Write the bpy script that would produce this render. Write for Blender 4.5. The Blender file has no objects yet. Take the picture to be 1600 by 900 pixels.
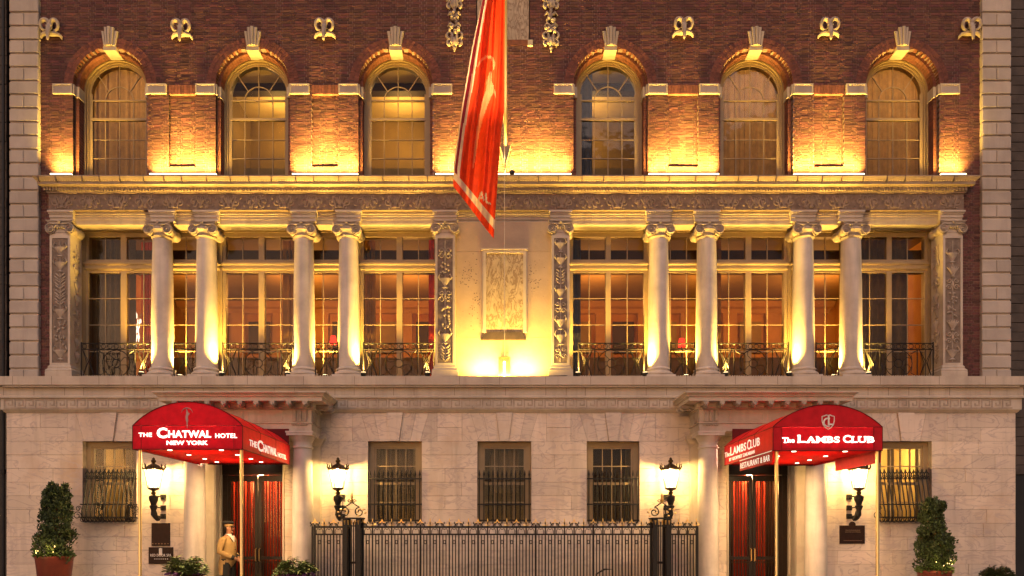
import bpy, bmesh, math, random
from mathutils import Vector, Matrix
PI = math.pi
R = math.radians
rnd = random.Random(7)
sc = bpy.context.scene
C = sc.collection

# ------------------------------------------------------------------ camera, sky, sun, exposure
D0, F, CX, CY, CZ = 17.5, 1155.0, 787.0, 835.0, 1.55
cam = bpy.data.cameras.new('camera'); camo = bpy.data.objects.new('camera', cam); C.objects.link(camo)
camo.location = (0, -D0, CZ); camo.rotation_euler = (PI/2, 0, 0)
cam.sensor_width = 36; cam.lens = F/1600*36
cam.shift_x = (800-CX)/1600; cam.shift_y = (CY-450)/1600
cam.clip_start = 0.1; cam.clip_end = 2000
sc.camera = camo
SUN_EL, SUN_AZ = R(7), R(205)
w = bpy.data.worlds.new('World'); sc.world = w; w.use_nodes = True
wn = w.node_tree.nodes; wl = w.node_tree.links
bg = wn['Background']; sky = wn.new('ShaderNodeTexSky'); sky.sky_type = 'NISHITA'
sky.sun_disc = False; sky.sun_elevation = SUN_EL; sky.sun_rotation = SUN_AZ
tint = wn.new('ShaderNodeMix'); tint.data_type = 'RGBA'; tint.blend_type = 'MULTIPLY'
tint.inputs[0].default_value = 1; tint.inputs[7].default_value = (1.0, 0.80, 0.82, 1)
wl.new(sky.outputs[0], tint.inputs[6]); wl.new(tint.outputs[2], bg.inputs[0]); bg.inputs[1].default_value = 0.12
sun = bpy.data.lights.new('sun', 'SUN'); sun.energy = 0.85; sun.angle = R(45); sun.color = (1, 0.75, 0.67)
suno = bpy.data.objects.new('sun', sun); C.objects.link(suno); suno.location = (5, -30, 40)
suno.rotation_euler = (R(40), 0, R(12))
sc.view_settings.view_transform = 'Standard'; sc.view_settings.look = 'None'
sc.view_settings.exposure = 0.5; sc.view_settings.gamma = 1
cy = sc.cycles
cy.use_denoising = True; cy.use_adaptive_sampling = False; cy.max_bounces = 6; cy.diffuse_bounces = 3; cy.glossy_bounces = 3; cy.transmission_bounces = 4
cy.transparent_max_bounces = 12; cy.caustics_reflective = False; cy.caustics_refractive = False; cy.sample_clamp_indirect = 4
WARM = (1.0, 0.61, 0.10); WARM2 = (1.0, 0.68, 0.34)

def X(px, Y=0.0): return (px-CX)*(D0+Y)/F
def Z(py, Y=0.0): return CZ+(CY-py)*(D0+Y)/F
def YX(px, x): return x*F/(px-CX)-D0           # depth at which a point of given x is seen at px

# ------------------------------------------------------------------ materials
def mat(name, base, rough=0.7, var=0.15, scale=3.0, bump=0.0, bscale=40.0, orand=0.0, irand=False, metal=0.0, c2=None, streak=0.0, vein=None, spec=0.4, hue=0.0, patch=None):
    m = bpy.data.materials.new(name); m.use_nodes = True
    n = m.node_tree.nodes; l = m.node_tree.links; p = n['Principled BSDF']
    p.inputs['Roughness'].default_value = rough; p.inputs['Metallic'].default_value = metal
    p.inputs['Specular IOR Level'].default_value = spec
    geo = n.new('ShaderNodeNewGeometry'); pos = geo.outputs['Position']
    def noise(s, det=5, sc3=None, rgh=0.6):
        t = n.new('ShaderNodeTexNoise'); t.inputs['Scale'].default_value = s; t.inputs['Detail'].default_value = det; t.inputs['Roughness'].default_value = rgh
        if sc3:
            mp = n.new('ShaderNodeMapping'); mp.inputs['Scale'].default_value = sc3; l.new(pos, mp.inputs[0]); l.new(mp.outputs[0], t.inputs[0])
        else: l.new(pos, t.inputs[0])
        return t.outputs[0]
    def mix(f, a, b, mode='MIX'):
        x = n.new('ShaderNodeMix'); x.data_type = 'RGBA'; x.blend_type = mode
        for sock, v in ((0, f), (6, a), (7, b)):
            if hasattr(v, 'links'): l.new(v, x.inputs[sock])
            else: x.inputs[sock].default_value = v
        return x.outputs[2]
    def ramp(v, a, b):
        x = n.new('ShaderNodeMapRange'); l.new(v, x.inputs[0]); x.inputs[1].default_value = a; x.inputs[2].default_value = b; return x.outputs[0]
    b1 = (*base, 1); b2 = (*(c2 or [c*(1-2*var) for c in base]), 1)
    col = mix(ramp(noise(scale), 0.35, 0.65), b1, b2)
    if streak:
        col = mix(ramp(noise(1.0, 4, (5, 5, 0.5)), 0.5, 0.75), col, (*[c*(1-streak) for c in base], 1))
    if patch: col = mix(ramp(noise(patch[1], 6, None, .65), patch[2], patch[3]), col, (*patch[0], 1))
    if vein:
        t = n.new('ShaderNodeTexNoise'); t.inputs['Scale'].default_value = vein[1]; t.inputs['Detail'].default_value = 6; t.inputs['Distortion'].default_value = 1.6
        mp = n.new('ShaderNodeMapping'); mp.inputs['Scale'].default_value = vein[2]; l.new(pos, mp.inputs[0]); l.new(mp.outputs[0], t.inputs[0])
        x = n.new('ShaderNodeMath'); x.operation = 'ABSOLUTE'; s = n.new('ShaderNodeMath'); s.operation = 'SUBTRACT'; s.inputs[1].default_value = 0.5
        l.new(t.outputs[0], s.inputs[0]); l.new(s.outputs[0], x.inputs[0])
        col = mix(ramp(x.outputs[0], vein[4], 0.0), col, (*vein[0], 1)) if not vein[3] else col
    if orand or irand:
        oi = n.new('ShaderNodeObjectInfo'); v = oi.outputs['Random']
        if irand:
            a = n.new('ShaderNodeMath'); a.operation = 'ADD'; l.new(v, a.inputs[0]); l.new(geo.outputs['Random Per Island'], a.inputs[1])
            fr = n.new('ShaderNodeMath'); fr.operation = 'FRACT'; l.new(a.outputs[0], fr.inputs[0]); v = fr.outputs[0]
        mr = n.new('ShaderNodeMapRange'); l.new(v, mr.inputs[0]); mr.inputs[3].default_value = 1-orand; mr.inputs[4].default_value = 1+orand
        hs = n.new('ShaderNodeHueSaturation'); l.new(col, hs.inputs['Color']); l.new(mr.outputs[0], hs.inputs['Value'])
        if hue:
            wnz = n.new('ShaderNodeTexWhiteNoise'); wnz.noise_dimensions = '1D'; l.new(v, wnz.inputs['W'])
            mh = n.new('ShaderNodeMapRange'); l.new(wnz.outputs[0], mh.inputs[0]); mh.inputs[3].default_value = 0.5-hue; mh.inputs[4].default_value = 0.5+hue; l.new(mh.outputs[0], hs.inputs['Hue'])
        col = hs.outputs[0]
    l.new(col, p.inputs['Base Color'])
    if bump:
        bp = n.new('ShaderNodeBump'); bp.inputs['Strength'].default_value = bump; bp.inputs['Distance'].default_value = 0.01
        l.new(noise(bscale, 4), bp.inputs['Height']); l.new(bp.outputs[0], p.inputs['Normal'])
    return m
def emit(name, col, s, base=None):
    m = bpy.data.materials.new(name); m.use_nodes = True; p = m.node_tree.nodes['Principled BSDF']
    p.inputs['Base Color'].default_value = (*(base or col), 1); p.inputs['Emission Color'].default_value = (*col, 1); p.inputs['Emission Strength'].default_value = s
    p.inputs['Roughness'].default_value = 0.9; p.inputs['Specular IOR Level'].default_value = 0.1
    return m
def glass_mat(name, tintc=(0.92, 0.9, 0.86)):
    m = bpy.data.materials.new(name); m.use_nodes = True; n = m.node_tree.nodes; l = m.node_tree.links
    n.remove(n['Principled BSDF'])
    tr = n.new('ShaderNodeBsdfTransparent'); tr.inputs[0].default_value = (*tintc, 1)
    gl = n.new('ShaderNodeBsdfGlossy'); gl.inputs['Roughness'].default_value = 0.03
    fr = n.new('ShaderNodeFresnel'); fr.inputs[0].default_value = 1.27
    geo = n.new('ShaderNodeNewGeometry'); nz = n.new('ShaderNodeTexNoise'); nz.inputs['Scale'].default_value = 2.2; l.new(geo.outputs['Position'], nz.inputs[0])
    bp = n.new('ShaderNodeBump'); bp.inputs['Strength'].default_value = 0.25; bp.inputs['Distance'].default_value = 0.02; l.new(nz.outputs[0], bp.inputs['Height'])
    l.new(bp.outputs[0], gl.inputs['Normal'])
    mx = n.new('ShaderNodeMixShader'); l.new(fr.outputs[0], mx.inputs[0]); l.new(tr.outputs[0], mx.inputs[1]); l.new(gl.outputs[0], mx.inputs[2])
    l.new(mx.outputs[0], n['Material Output'].inputs[0]); return m
def cloth(name, base, transl=0.4, rough=0.9):
    m = mat(name, base, rough, 0.12, 6.0); n = m.node_tree.nodes; l = m.node_tree.links; p = n['Principled BSDF']
    t = n.new('ShaderNodeBsdfTranslucent'); src = p.inputs['Base Color'].links[0].from_socket; l.new(src, t.inputs[0])
    mx = n.new('ShaderNodeMixShader'); mx.inputs[0].default_value = transl; l.new(p.outputs[0], mx.inputs[1]); l.new(t.outputs[0], mx.inputs[2])
    l.new(mx.outputs[0], n['Material Output'].inputs[0]); return m
M = {}
M['lime'] = mat('limestone', (0.50, 0.42, 0.345), 0.8, 0.10, 1.6, 0.35, 30, 0.07, streak=0.28, patch=((0.31, 0.235, 0.19), 0.9, 0.54, 0.76))
M['trim'] = mat('trim_stone', (0.40, 0.335, 0.28), 0.8, 0.12, 1.6, 0.35, 30, 0.07, streak=0.3)
M['quoin'] = mat('quoin_stone', (0.43, 0.37, 0.325), 0.8, 0.10, 1.6, 0.35, 30, 0.09, streak=0.25)
M['marble'] = mat('ashlar_marble', (0.61, 0.50, 0.415), 0.65, 0.07, 0.9, 0.2, 22, 0.095, streak=0.28, patch=((0.42, 0.30, 0.215), 0.55, 0.53, 0.74), vein=((0.42, 0.34, 0.305), 1.3, (1, 1, 2.4), False, 0.035))
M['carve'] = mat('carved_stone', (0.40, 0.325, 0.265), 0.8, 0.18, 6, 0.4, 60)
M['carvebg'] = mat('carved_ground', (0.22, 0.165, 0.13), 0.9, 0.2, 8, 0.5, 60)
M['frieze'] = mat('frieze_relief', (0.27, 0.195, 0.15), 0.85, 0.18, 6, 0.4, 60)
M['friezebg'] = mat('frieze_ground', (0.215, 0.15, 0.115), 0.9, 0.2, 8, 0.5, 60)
M['cornice'] = mat('weathered_cornice', (0.34, 0.255, 0.19), 0.85, 0.15, 2.2, 0.4, 30, streak=0.35)
M['col'] = mat('column_marble', (0.55, 0.475, 0.42), 0.6, 0.12, 1.8, 0.3, 14, 0.05, streak=0.34, patch=((0.36, 0.29, 0.25), 1.1, 0.55, 0.75))
M['plaster'] = mat('niche_plaster', (0.44, 0.325, 0.225), 0.9, 0.07, 2.5, 0.5, 16)
M['slab'] = mat('veined_slab', (0.46, 0.36, 0.23), 0.6, 0.15, 7, 0.3, 30, vein=((0.20, 0.13, 0.07), 7.0, (1, 1, 0.4), False, 0.07))
M['darkslab'] = mat('dark_slab', (0.12, 0.085, 0.075), 0.6, 0.2, 7)
M['sillm'] = mat('sill_darkened', (0.060, 0.040, 0.036), 0.7, 0.2, 7)  # near-black base colour keeps the sill dark though lit from below
M['joint'] = mat('stone_joint', (0.30, 0.24, 0.21), 0.9, 0.15, 7)
M['brick'] = mat('brick', (0.112, 0.043, 0.037), 0.85, 0.15, 12, 0.2, 70, 0.34, True, hue=0.018)
M['archbrick'] = mat('arch_brick', (0.18, 0.06, 0.04), 0.85, 0.2, 12, 0.5, 70, 0.22, True)
M['mortar'] = mat('mortar', (0.30, 0.205, 0.185), 0.95, 0.25, 0.6, 0.2, 60, c2=(0.10, 0.06, 0.055))
M['wood'] = mat('window_paint', (0.27, 0.19, 0.105), 0.55, 0.06, 6, 0.1, 40)
M['iron'] = mat('black_iron', (0.011, 0.009, 0.009), 0.5, 0.2, 20, 0.2, 80, spec=0.3)
M['bronze'] = mat('dark_bronze', (0.10, 0.062, 0.03), 0.4, 0.25, 20, metal=0.7)
M['gold'] = mat('gilt', (0.85, 0.55, 0.18), 0.32, 0.1, 30, metal=0.9)
M['brass'] = mat('brass', (0.80, 0.56, 0.24), 0.32, 0.05, 10, metal=1.0)
M['door'] = mat('dark_door', (0.02, 0.011, 0.008), 0.35, 0.2, 10)
M['glass'] = glass_mat('window_glass')
M['curtain'] = cloth('sheer_curtain', (0.40, 0.255, 0.11), 0.5)
M['drape'] = cloth('grey_drape', (0.15, 0.115, 0.075), 0.25)
M['reddrape'] = cloth('red_drape', (0.55, 0.055, 0.02), 0.3)
M['bluedrape'] = cloth('blue_drape', (0.10, 0.11, 0.16), 0.2)
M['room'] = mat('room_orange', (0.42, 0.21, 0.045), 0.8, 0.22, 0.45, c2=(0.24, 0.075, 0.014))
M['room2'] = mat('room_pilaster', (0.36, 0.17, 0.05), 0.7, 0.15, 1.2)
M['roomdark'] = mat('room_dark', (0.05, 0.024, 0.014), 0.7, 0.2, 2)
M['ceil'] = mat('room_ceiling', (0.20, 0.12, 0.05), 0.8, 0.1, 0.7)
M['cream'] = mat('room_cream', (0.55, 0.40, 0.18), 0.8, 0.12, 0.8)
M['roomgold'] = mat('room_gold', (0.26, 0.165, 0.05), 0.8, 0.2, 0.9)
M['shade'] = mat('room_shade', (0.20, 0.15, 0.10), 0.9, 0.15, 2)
M['canopy'] = cloth('canopy_red', (0.55, 0.014, 0.022), .4, .7)
M['canopyin'] = cloth('canopy_lining', (0.52, 0.012, 0.014), .5, .8)
M['canopydk'] = mat('canopy_back', (0.11, 0.006, 0.008), 0.9, 0.1, 4)
M['pot'] = mat('terracotta_glaze', (0.15, 0.026, 0.013), 0.35, 0.15, 4, 0.1, 20)
M['leaf'] = mat('conifer_leaf', (0.050, 0.078, 0.022), 0.6, 0.25, 9, orand=0.5, irand=True)
M['leaf2'] = mat('shrub_leaf', (0.12, 0.17, 0.045), 0.5, 0.2, 9, orand=0.45, irand=True)
M['bark'] = mat('bark', (0.09, 0.06, 0.04), 0.9, 0.2, 12, 0.5, 40)
M['soil'] = mat('soil', (0.04, 0.03, 0.02), 0.95, 0.3, 20)
M['petal'] = mat('purple_petal', (0.16, 0.04, 0.17), 0.6, 0.2, 20, orand=0.4, irand=True)
M['asphalt'] = mat('asphalt', (0.05, 0.05, 0.052), 0.85, 0.2, 2, 0.5, 90)
M['pave'] = mat('pavement', (0.26, 0.24, 0.22), 0.85, 0.12, 1.5, 0.4, 60, 0.08)
M['kerb'] = mat('kerb_stone', (0.30, 0.28, 0.26), 0.8, 0.1, 3, 0.3, 50)
M['white'] = mat('white_line', (0.75, 0.75, 0.72), 0.7, 0.1, 6)
M['fixture'] = mat('fixture_black', (0.02, 0.018, 0.016), 0.4, 0.1, 10)
M['plaque'] = mat('plaque_bronze', (0.026, 0.012, 0.009), 0.5, 0.15, 12, spec=.15)
M['plaquet'] = mat('plaque_letter', (0.30, 0.19, 0.11), 0.4, 0.1, 12, metal=0.4)
M['nbr'] = mat('neighbour_stone', (0.085, 0.068, 0.06), 0.85, 0.2, 3, 0.5, 30, 0.15)
M['nbrd'] = mat('neighbour_dark', (0.012, 0.011, 0.012), 0.6, 0.2, 3)
M['skin'] = mat('skin', (0.40, 0.19, 0.105), 0.55, 0.06, 12)
M['coat'] = mat('tan_coat', (0.37, 0.23, 0.085), 0.85, 0.08, 14, 0.3, 120)
M['blk'] = mat('black_cloth', (0.012, 0.011, 0.012), 0.85, 0.1, 14)
M['wht'] = mat('white_cloth', (0.75, 0.72, 0.66), 0.8, 0.05, 14)
M['hair'] = mat('dark_hair', (0.03, 0.02, 0.015), 0.7, 0.2, 30)
M['rope'] = mat('rope', (0.62, 0.54, 0.42), 0.9, 0.1, 30)
M['pole'] = mat('pole_paint', (0.20, 0.165, 0.115), 0.5, 0.06, 8)
M['lamp'] = emit('lamp_diffuser', (1.0, 0.72, 0.36), 6)
M['lantern'] = emit('lantern_glass', (1.0, 0.64, 0.20), 34, (0.8, 0.75, 0.6))
M['disc'] = emit('downlight_disc', (1.0, 0.80, 0.55), 3.5)
def frosted(m, f):
    n = m.node_tree.nodes; l = m.node_tree.links; tr = n.new('ShaderNodeBsdfTransparent'); mx = n.new('ShaderNodeMixShader'); mx.inputs[0].default_value = f
    l.new(tr.outputs[0], mx.inputs[1]); l.new(n['Principled BSDF'].outputs[0], mx.inputs[2]); l.new(mx.outputs[0], n['Material Output'].inputs[0]); return m
M['lantern'] = frosted(emit('lantern_glass', (1.0, 0.70, 0.34), 3.2, (0.8, 0.75, 0.6)), .42)
M['sign'] = cloth('backlit_red', (0.66, 0.008, 0.026), .24, .9); M['sign2'] = cloth('lunette_dim', (0.52, 0.006, 0.014), .06, .9); M['sign3'] = cloth('lunette_red', (0.64, 0.007, 0.022), .19, .9)
M['letter'] = emit('backlit_letter', (1.0, 0.88, 0.74), 1.5, (0.8, 0.8, 0.78))
M['letters'] = emit('side_letter', (1.0, 0.80, 0.70), 0.42, (0.8, 0.76, 0.7))  # printed letters; emission stands in for light passing through the cloth
M['letterp'] = mat('printed_letter', (0.80, 0.74, 0.68), 0.7, 0.05, 8)
M['logo'] = mat('printed_logo', (0.42, 0.27, 0.25), 0.7, 0.05, 8)
M['bulb'] = emit('bulb', (1.0, 0.62, 0.22), 22)
M['crystal'] = emit('crystal', (1.0, 0.86, 0.66), 1.6)  # emission imitates pane reflections on the added hanging beads
M['fairy'] = emit('fairy_light', (1.0, 0.66, 0.22), 4)

# ------------------------------------------------------------------ mesh builder
class MB:
    def __init__(s): s.v = []; s.f = []; s.mi = []; s.m = 0
    def add(s, vs, fs):
        o = len(s.v); s.v += [tuple(v) for v in vs]; s.f += [tuple(i+o for i in f) for f in fs]; s.mi += [s.m]*len(fs); return s
    def box(s, x0, x1, y0, y1, z0, z1):
        return s.add([(x0,y0,z0),(x1,y0,z0),(x1,y1,z0),(x0,y1,z0),(x0,y0,z1),(x1,y0,z1),(x1,y1,z1),(x0,y1,z1)],
                     [(0,3,2,1),(4,5,6,7),(0,1,5,4),(1,2,6,5),(2,3,7,6),(3,0,4,7)])
    def cbox(s, x0, x1, y0, y1, z0, z1, c=0.006):      # front (y0) edges chamfered
        vs = [(x0,y1,z0),(x1,y1,z0),(x1,y1,z1),(x0,y1,z1),(x0,y0+c,z0),(x1,y0+c,z0),(x1,y0+c,z1),(x0,y0+c,z1),
              (x0+c,y0,z0+c),(x1-c,y0,z0+c),(x1-c,y0,z1-c),(x0+c,y0,z1-c)]
        fs = [(0,3,2,1)]
        for k in range(4):
            j = (k+1) % 4; fs += [(k,j,j+4,k+4),(k+4,j+4,j+8,k+8)]
        return s.add(vs, fs+[(8,9,10,11)])
    def prism(s, pts, y0, y1):                          # outline in x,z
        n = len(pts); vs = [(x,y0,z) for x,z in pts]+[(x,y1,z) for x,z in pts]
        return s.add(vs, [tuple(range(n)), tuple(range(2*n-1, n-1, -1))]+[(i,(i+1)%n,(i+1)%n+n,i+n) for i in range(n)])
    def prism_z(s, pts, z0, z1):
        n = len(pts); vs = [(x,y,z0) for x,y in pts]+[(x,y,z1) for x,y in pts]
        return s.add(vs, [tuple(range(n)), tuple(range(2*n-1, n-1, -1))]+[(i,(i+1)%n,(i+1)%n+n,i+n) for i in range(n)])
    def tube(s, pts, r, n=6, closed=False):
        P = [Vector(p) for p in pts]; m = len(P); rs = r if isinstance(r, (list, tuple)) else [r]*m
        vs = []; up = None
        for i in range(m):
            t = (P[(i+1) % m]-P[i-1]) if closed else (P[min(i+1,m-1)]-P[max(i-1,0)])
            t = t.normalized() if t.length > 1e-9 else Vector((0,0,1))
            if up is None: up = Vector((0,1,0)) if abs(t.y) < 0.9 else Vector((1,0,0))
            a = t.cross(up); a = a.normalized() if a.length > 1e-6 else t.orthogonal().normalized(); b = a.cross(t).normalized(); up = b
            for k in range(n):
                q = 2*PI*k/n; vs.append(P[i]+(a*math.cos(q)+b*math.sin(q))*rs[i])
        fs = []
        for i in range(m if closed else m-1):
            for k in range(n):
                j = (i+1) % m; fs.append((i*n+k, i*n+(k+1)%n, j*n+(k+1)%n, j*n+k))
        if not closed: fs += [tuple(range(n-1,-1,-1)), tuple(range((m-1)*n, m*n))]
        return s.add(vs, fs)
    def lathe(s, cx, cyy, prof, n=20, a0=0, a1=2*PI, sx=1, sy=1):
        full = abs(a1-a0-2*PI) < 1e-6; m = n if full else n+1; vs = []; fs = []
        for r, z in prof:
            for k in range(m):
                a = a0+(a1-a0)*k/n; vs.append((cx+r*math.cos(a)*sx, cyy+r*math.sin(a)*sy, z))
        for i in range(len(prof)-1):
            for k in range(n):
                j = (k+1) % m; fs.append((i*m+k, i*m+j, (i+1)*m+j, (i+1)*m+k))
        if full: fs += [tuple(range(m-1,-1,-1)), tuple(range((len(prof)-1)*m, len(prof)*m))]
        return s.add(vs, fs)
    def ell(s, c, rad, n=8, k=5, rot=None):
        vs = []; fs = []
        for i in range(k+1):
            t = PI*i/k
            for j in range(n):
                a = 2*PI*j/n; p = Vector((math.sin(t)*math.cos(a)*rad[0], math.sin(t)*math.sin(a)*rad[1], math.cos(t)*rad[2]))
                if rot: p = rot @ p
                vs.append(p+Vector(c))
        for i in range(k):
            for j in range(n): fs.append((i*n+j, i*n+(j+1)%n, (i+1)*n+(j+1)%n, (i+1)*n+j))
        return s.add(vs, fs)
    def ring(s, cx, zc, r0, r1, y0, y1, a0=0, a1=PI, n=24, sx=1.0):   # arch ring in the x,z plane
        vs = []; fs = []
        for k in range(n+1):
            a = a0+(a1-a0)*k/n; c, q = math.cos(a)*sx, math.sin(a)
            vs += [(cx+r0*c,y0,zc+r0*q),(cx+r1*c,y0,zc+r1*q),(cx+r1*c,y1,zc+r1*q),(cx+r0*c,y1,zc+r0*q)]
        for k in range(n):
            b = 4*k
            for q in range(4): fs.append((b+q, b+(q+1)%4, b+4+(q+1)%4, b+4+q))
        return s.add(vs, fs+[(3,2,1,0), (4*n,4*n+1,4*n+2,4*n+3)])
    def mould(s, prof, x0, x1, yf, yb):                 # profile [(projection, z)] with mitred returns to yb
        m = len(prof); vs = []
        for st in range(4):
            for p, z in prof:
                vs.append([(x0-p,yb,z),(x0-p,yf-p,z),(x1+p,yf-p,z),(x1+p,yb,z)][st])
        fs = []
        for st in range(3):
            for i in range(m-1): fs.append((st*m+i, (st+1)*m+i, (st+1)*m+i+1, st*m+i+1))
        fs += [(0,m,2*m,3*m), (m-1,2*m-1,3*m-1,4*m-1), tuple(range(m))+tuple(range(4*m-1,3*m-1,-1))]
        return s.add(vs, fs)
    def merge(s, o, mtx=None):
        base = len(s.v); s.v += [tuple(mtx @ Vector(v)) if mtx else v for v in o.v]
        s.f += [tuple(i+base for i in f) for f in o.f]; s.mi += [m+s.m for m in o.mi]; return s
    def mesh(s, name, mats, smooth=False, recalc=True):
        me = bpy.data.meshes.new(name); me.from_pydata(s.v, [], s.f)
        for m in (mats if isinstance(mats, (list, tuple)) else [mats]): me.materials.append(m)
        me.polygons.foreach_set('material_index', s.mi)
        if recalc:
            bm = bmesh.new(); bm.from_mesh(me); bmesh.ops.recalc_face_normals(bm, faces=bm.faces); bm.to_mesh(me); bm.free()
        if smooth:
            me.polygons.foreach_set('use_smooth', [True]*len(me.polygons)); me.set_sharp_from_angle(angle=R(35))
        me.update(); return me
def link(name, me, parent=None, loc=(0,0,0), kind=None):
    o = bpy.data.objects.new(name, me); C.objects.link(o); o.location = loc
    if parent: o.parent = parent
    if kind: o['kind'] = kind
    return o
def part(name, mb, m, parent, smooth=False, loc=(0,0,0), kind=None, label=None):
    o = link(name, mb.mesh(name, m, smooth), parent, loc, kind)
    if label: o['label'] = label
    return o
def thing(name, label, cat, loc=(0,0,0), group=None, rotz=0.0):
    o = bpy.data.objects.new(name, None); C.objects.link(o); o.location = loc; o.rotation_euler = (0,0,rotz); o.empty_display_size = 0.2
    o['label'] = label; o['category'] = cat
    if group: o['group'] = group
    return o
def dup(root, loc, label=None, rotz=None):
    def cp(o, par):
        c = o.copy(); C.objects.link(c)
        if par: c.parent = par
        for ch in kids.get(o, []): cp(ch, c)
        return c
    kids = {}
    def walk(o):
        kids[o] = list(o.children)
        for ch in kids[o]: walk(ch)
    walk(root)
    r = cp(root, None); r.location = loc
    if rotz is not None: r.rotation_euler = (0,0,rotz)
    if label: r['label'] = label
    return r
def lamp(name, kind, loc, power, col=WARM, parent=None, aim=None, **kw):
    d = bpy.data.lights.new(name, kind); d.energy = power; d.color = col
    for k, v in kw.items(): setattr(d, k, v)
    o = bpy.data.objects.new(name, d); C.objects.link(o); o.location = loc
    if aim: o.rotation_euler = Vector(aim).to_track_quat('-Z', 'Y').to_euler()
    if parent: o.parent = parent
    return o
def text_into(mb, body, x0, x1, z0, z1, place, bold=0.0, depth=0.006, serif=0.0):
    """letters fitted to the box x0..x1, z0..z1 of a plane; place(u, v, d) gives the 3D point"""
    cu = bpy.data.curves.new('t', 'FONT'); cu.body = body; cu.size = 1; cu.offset = bold; cu.extrude = 0.02; cu.resolution_u = 3
    cu.space_character = 1.06
    o = bpy.data.objects.new('t', cu); C.objects.link(o)
    bpy.context.view_layer.update()
    me = bpy.data.meshes.new_from_object(o.evaluated_get(bpy.context.evaluated_depsgraph_get()))
    xs = [v.co.x for v in me.vertices]; ys = [v.co.y for v in me.vertices]
    ax, bx, ay, by = min(xs), max(xs), min(ys), max(ys)
    vs = [place(x0+(v.co.x-ax)/(bx-ax)*(x1-x0), z0+(v.co.y-ay)/(by-ay)*(z1-z0), depth*(v.co.z+0.02)/0.04) for v in me.vertices]
    mb.add(vs, [tuple(p.vertices) for p in me.polygons])
    bpy.data.objects.remove(o); bpy.data.meshes.remove(me); bpy.data.curves.remove(cu)

# ------------------------------------------------------------------ ground
g = MB().box(-300, 300, -300, 300, -0.6, -0.152); part('road', g, M['asphalt'], None, kind='structure')
g = MB().box(-300, 300, -4.95, 30, -0.5, -0.004); part('ground', g, M['kerb'], None, kind='structure')
g = MB().box(-300, 300, -5.15, -4.951, -0.5, 0.0); part('kerb', g, M['kerb'], None, kind='structure')
pv = link('pavement', MB().box(-300, 300, -4.95, -4.94, -0.3, -0.001).mesh('pavement', M['pave']), None, kind='structure')
slab = MB().cbox(0, 1.46, 0, 1.16, 0, 0.03, 0.004)
vs = slab.v
slabm = MB()
slabm.box(0, 1.492, 0, 1.192, -0.05, 0.0)
slabme = slabm.mesh('paving_slab', M['pave'])
for i in range(-11, 11):
    for j in range(4): link('paving_slab', slabme, pv, (i*1.5+0.004, -4.93+j*1.2, 0.0))
g = MB()
for k in range(-12, 12): g.box(k*3, k*3+1.5, -10.6, -10.48, -0.152, -0.148)
part('road_marking', g, M['white'], None, kind='structure')

# ------------------------------------------------------------------ the hotel building
B = thing('hotel_building', 'brick and limestone hotel front with arched windows and a columned loggia', 'building')
BXL, BXR = X(12, 0.1), X(1582, 0.1)
YB = 0.2                                                  # brick face
ZTOP = 16.2
AW = [(172, 'a'), (395, 'b'), (618, 'c'), (954, 'd'), (1181, 'e'), (1410, 'f')]
AR = 58*(D0+YB)/F; AZ = Z(131, YB)                        # arch radius, spring height
AXS = [X(p, YB) for p, _ in AW]
ZSILL = 9.86
# recessed brick panels between the arched windows
PAN = [(X(264,YB), X(306,YB)), (X(487,YB), X(528,YB)), (X(1044,YB), X(1091,YB)), (X(1272,YB), X(1319,YB))]
PZ0, PZ1 = Z(262, YB), Z(147, YB)
TAB = (X(744,YB), X(828,YB), Z(68,YB), 99)
def sub(iv, cuts):
    out = [iv]
    for c0, c1 in cuts:
        nx = []
        for a, b in out:
            if c1 <= a or c0 >= b: nx.append((a, b)); continue
            if c0 > a: nx.append((a, c0))
            if c1 < b: nx.append((c1, b))
        out = nx
    return out
def arch_cuts(z):
    cs = []
    for x in AXS:
        if z > ZSILL-1 and z < AZ: cs.append((x-AR, x+AR))
        elif z < AZ+AR and z >= AZ:
            h = math.sqrt(max(0, AR*AR-(z-AZ)**2)); cs.append((x-h, x+h))
    if z > TAB[2]: cs.append((TAB[0], TAB[1]))
    return cs
BX0, BX1 = X(59,YB), X(1537,YB)
COURSE = 0.067
mort = MB(); bricks = []
def lay(x0, x1, y, row, z, amp):
    """one course of Flemish bond between x0 and x1"""
    x = BX0 - (row % 2)*0.165; k = row % 2
    while x < x1:
        L = 0.215 if k % 2 == 0 else 0.102; a, b = max(x, x0), min(x+L, x1); x += L+0.014; k += 1
        if b-a < 0.03: continue
        d = rnd.uniform(-amp, amp)*0.5; j = [y+d+rnd.uniform(-amp, amp) for _ in range(4)]
        za, zb = z+0.005+rnd.uniform(-.0015,.0015), z+COURSE-0.006
        bricks.append(([(a,y+.1,za),(b,y+.1,za),(b,y+.1,zb),(a,y+.1,zb),(a,j[0],za),(b,j[1],za),(b,j[2],zb),(a,j[3],zb)], (a+b)/2, (za+zb)/2, y))
BF = [(0,4,7,3),(1,2,6,5),(0,1,5,4),(3,7,6,2),(4,5,6,7)]
z = 5.0; row = 0
while z < ZTOP-0.05:
    zm = z+COURSE/2; cuts = arch_cuts(zm)
    pan = PAN if PZ0 < zm < PZ1 else []
    if zm < 9.8: ivs = [(BX0, X(80,YB)), (X(1500,YB), BX1)]
    else: ivs = sub((BX0, BX1), cuts+pan)
    for a, b in ivs:
        mort.box(a, b, YB+0.010, YB+0.45, z, z+COURSE)
        lay(a, b, YB, row, z, 0.0026)
    for a, b in pan:
        mort.box(a, b, YB+0.085, YB+0.45, z, z+COURSE); lay(a, b, YB+0.075, row, z, 0.0032)
    z += COURSE; row += 1
part('brick_backing', mort, M['mortar'], B)
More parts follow.
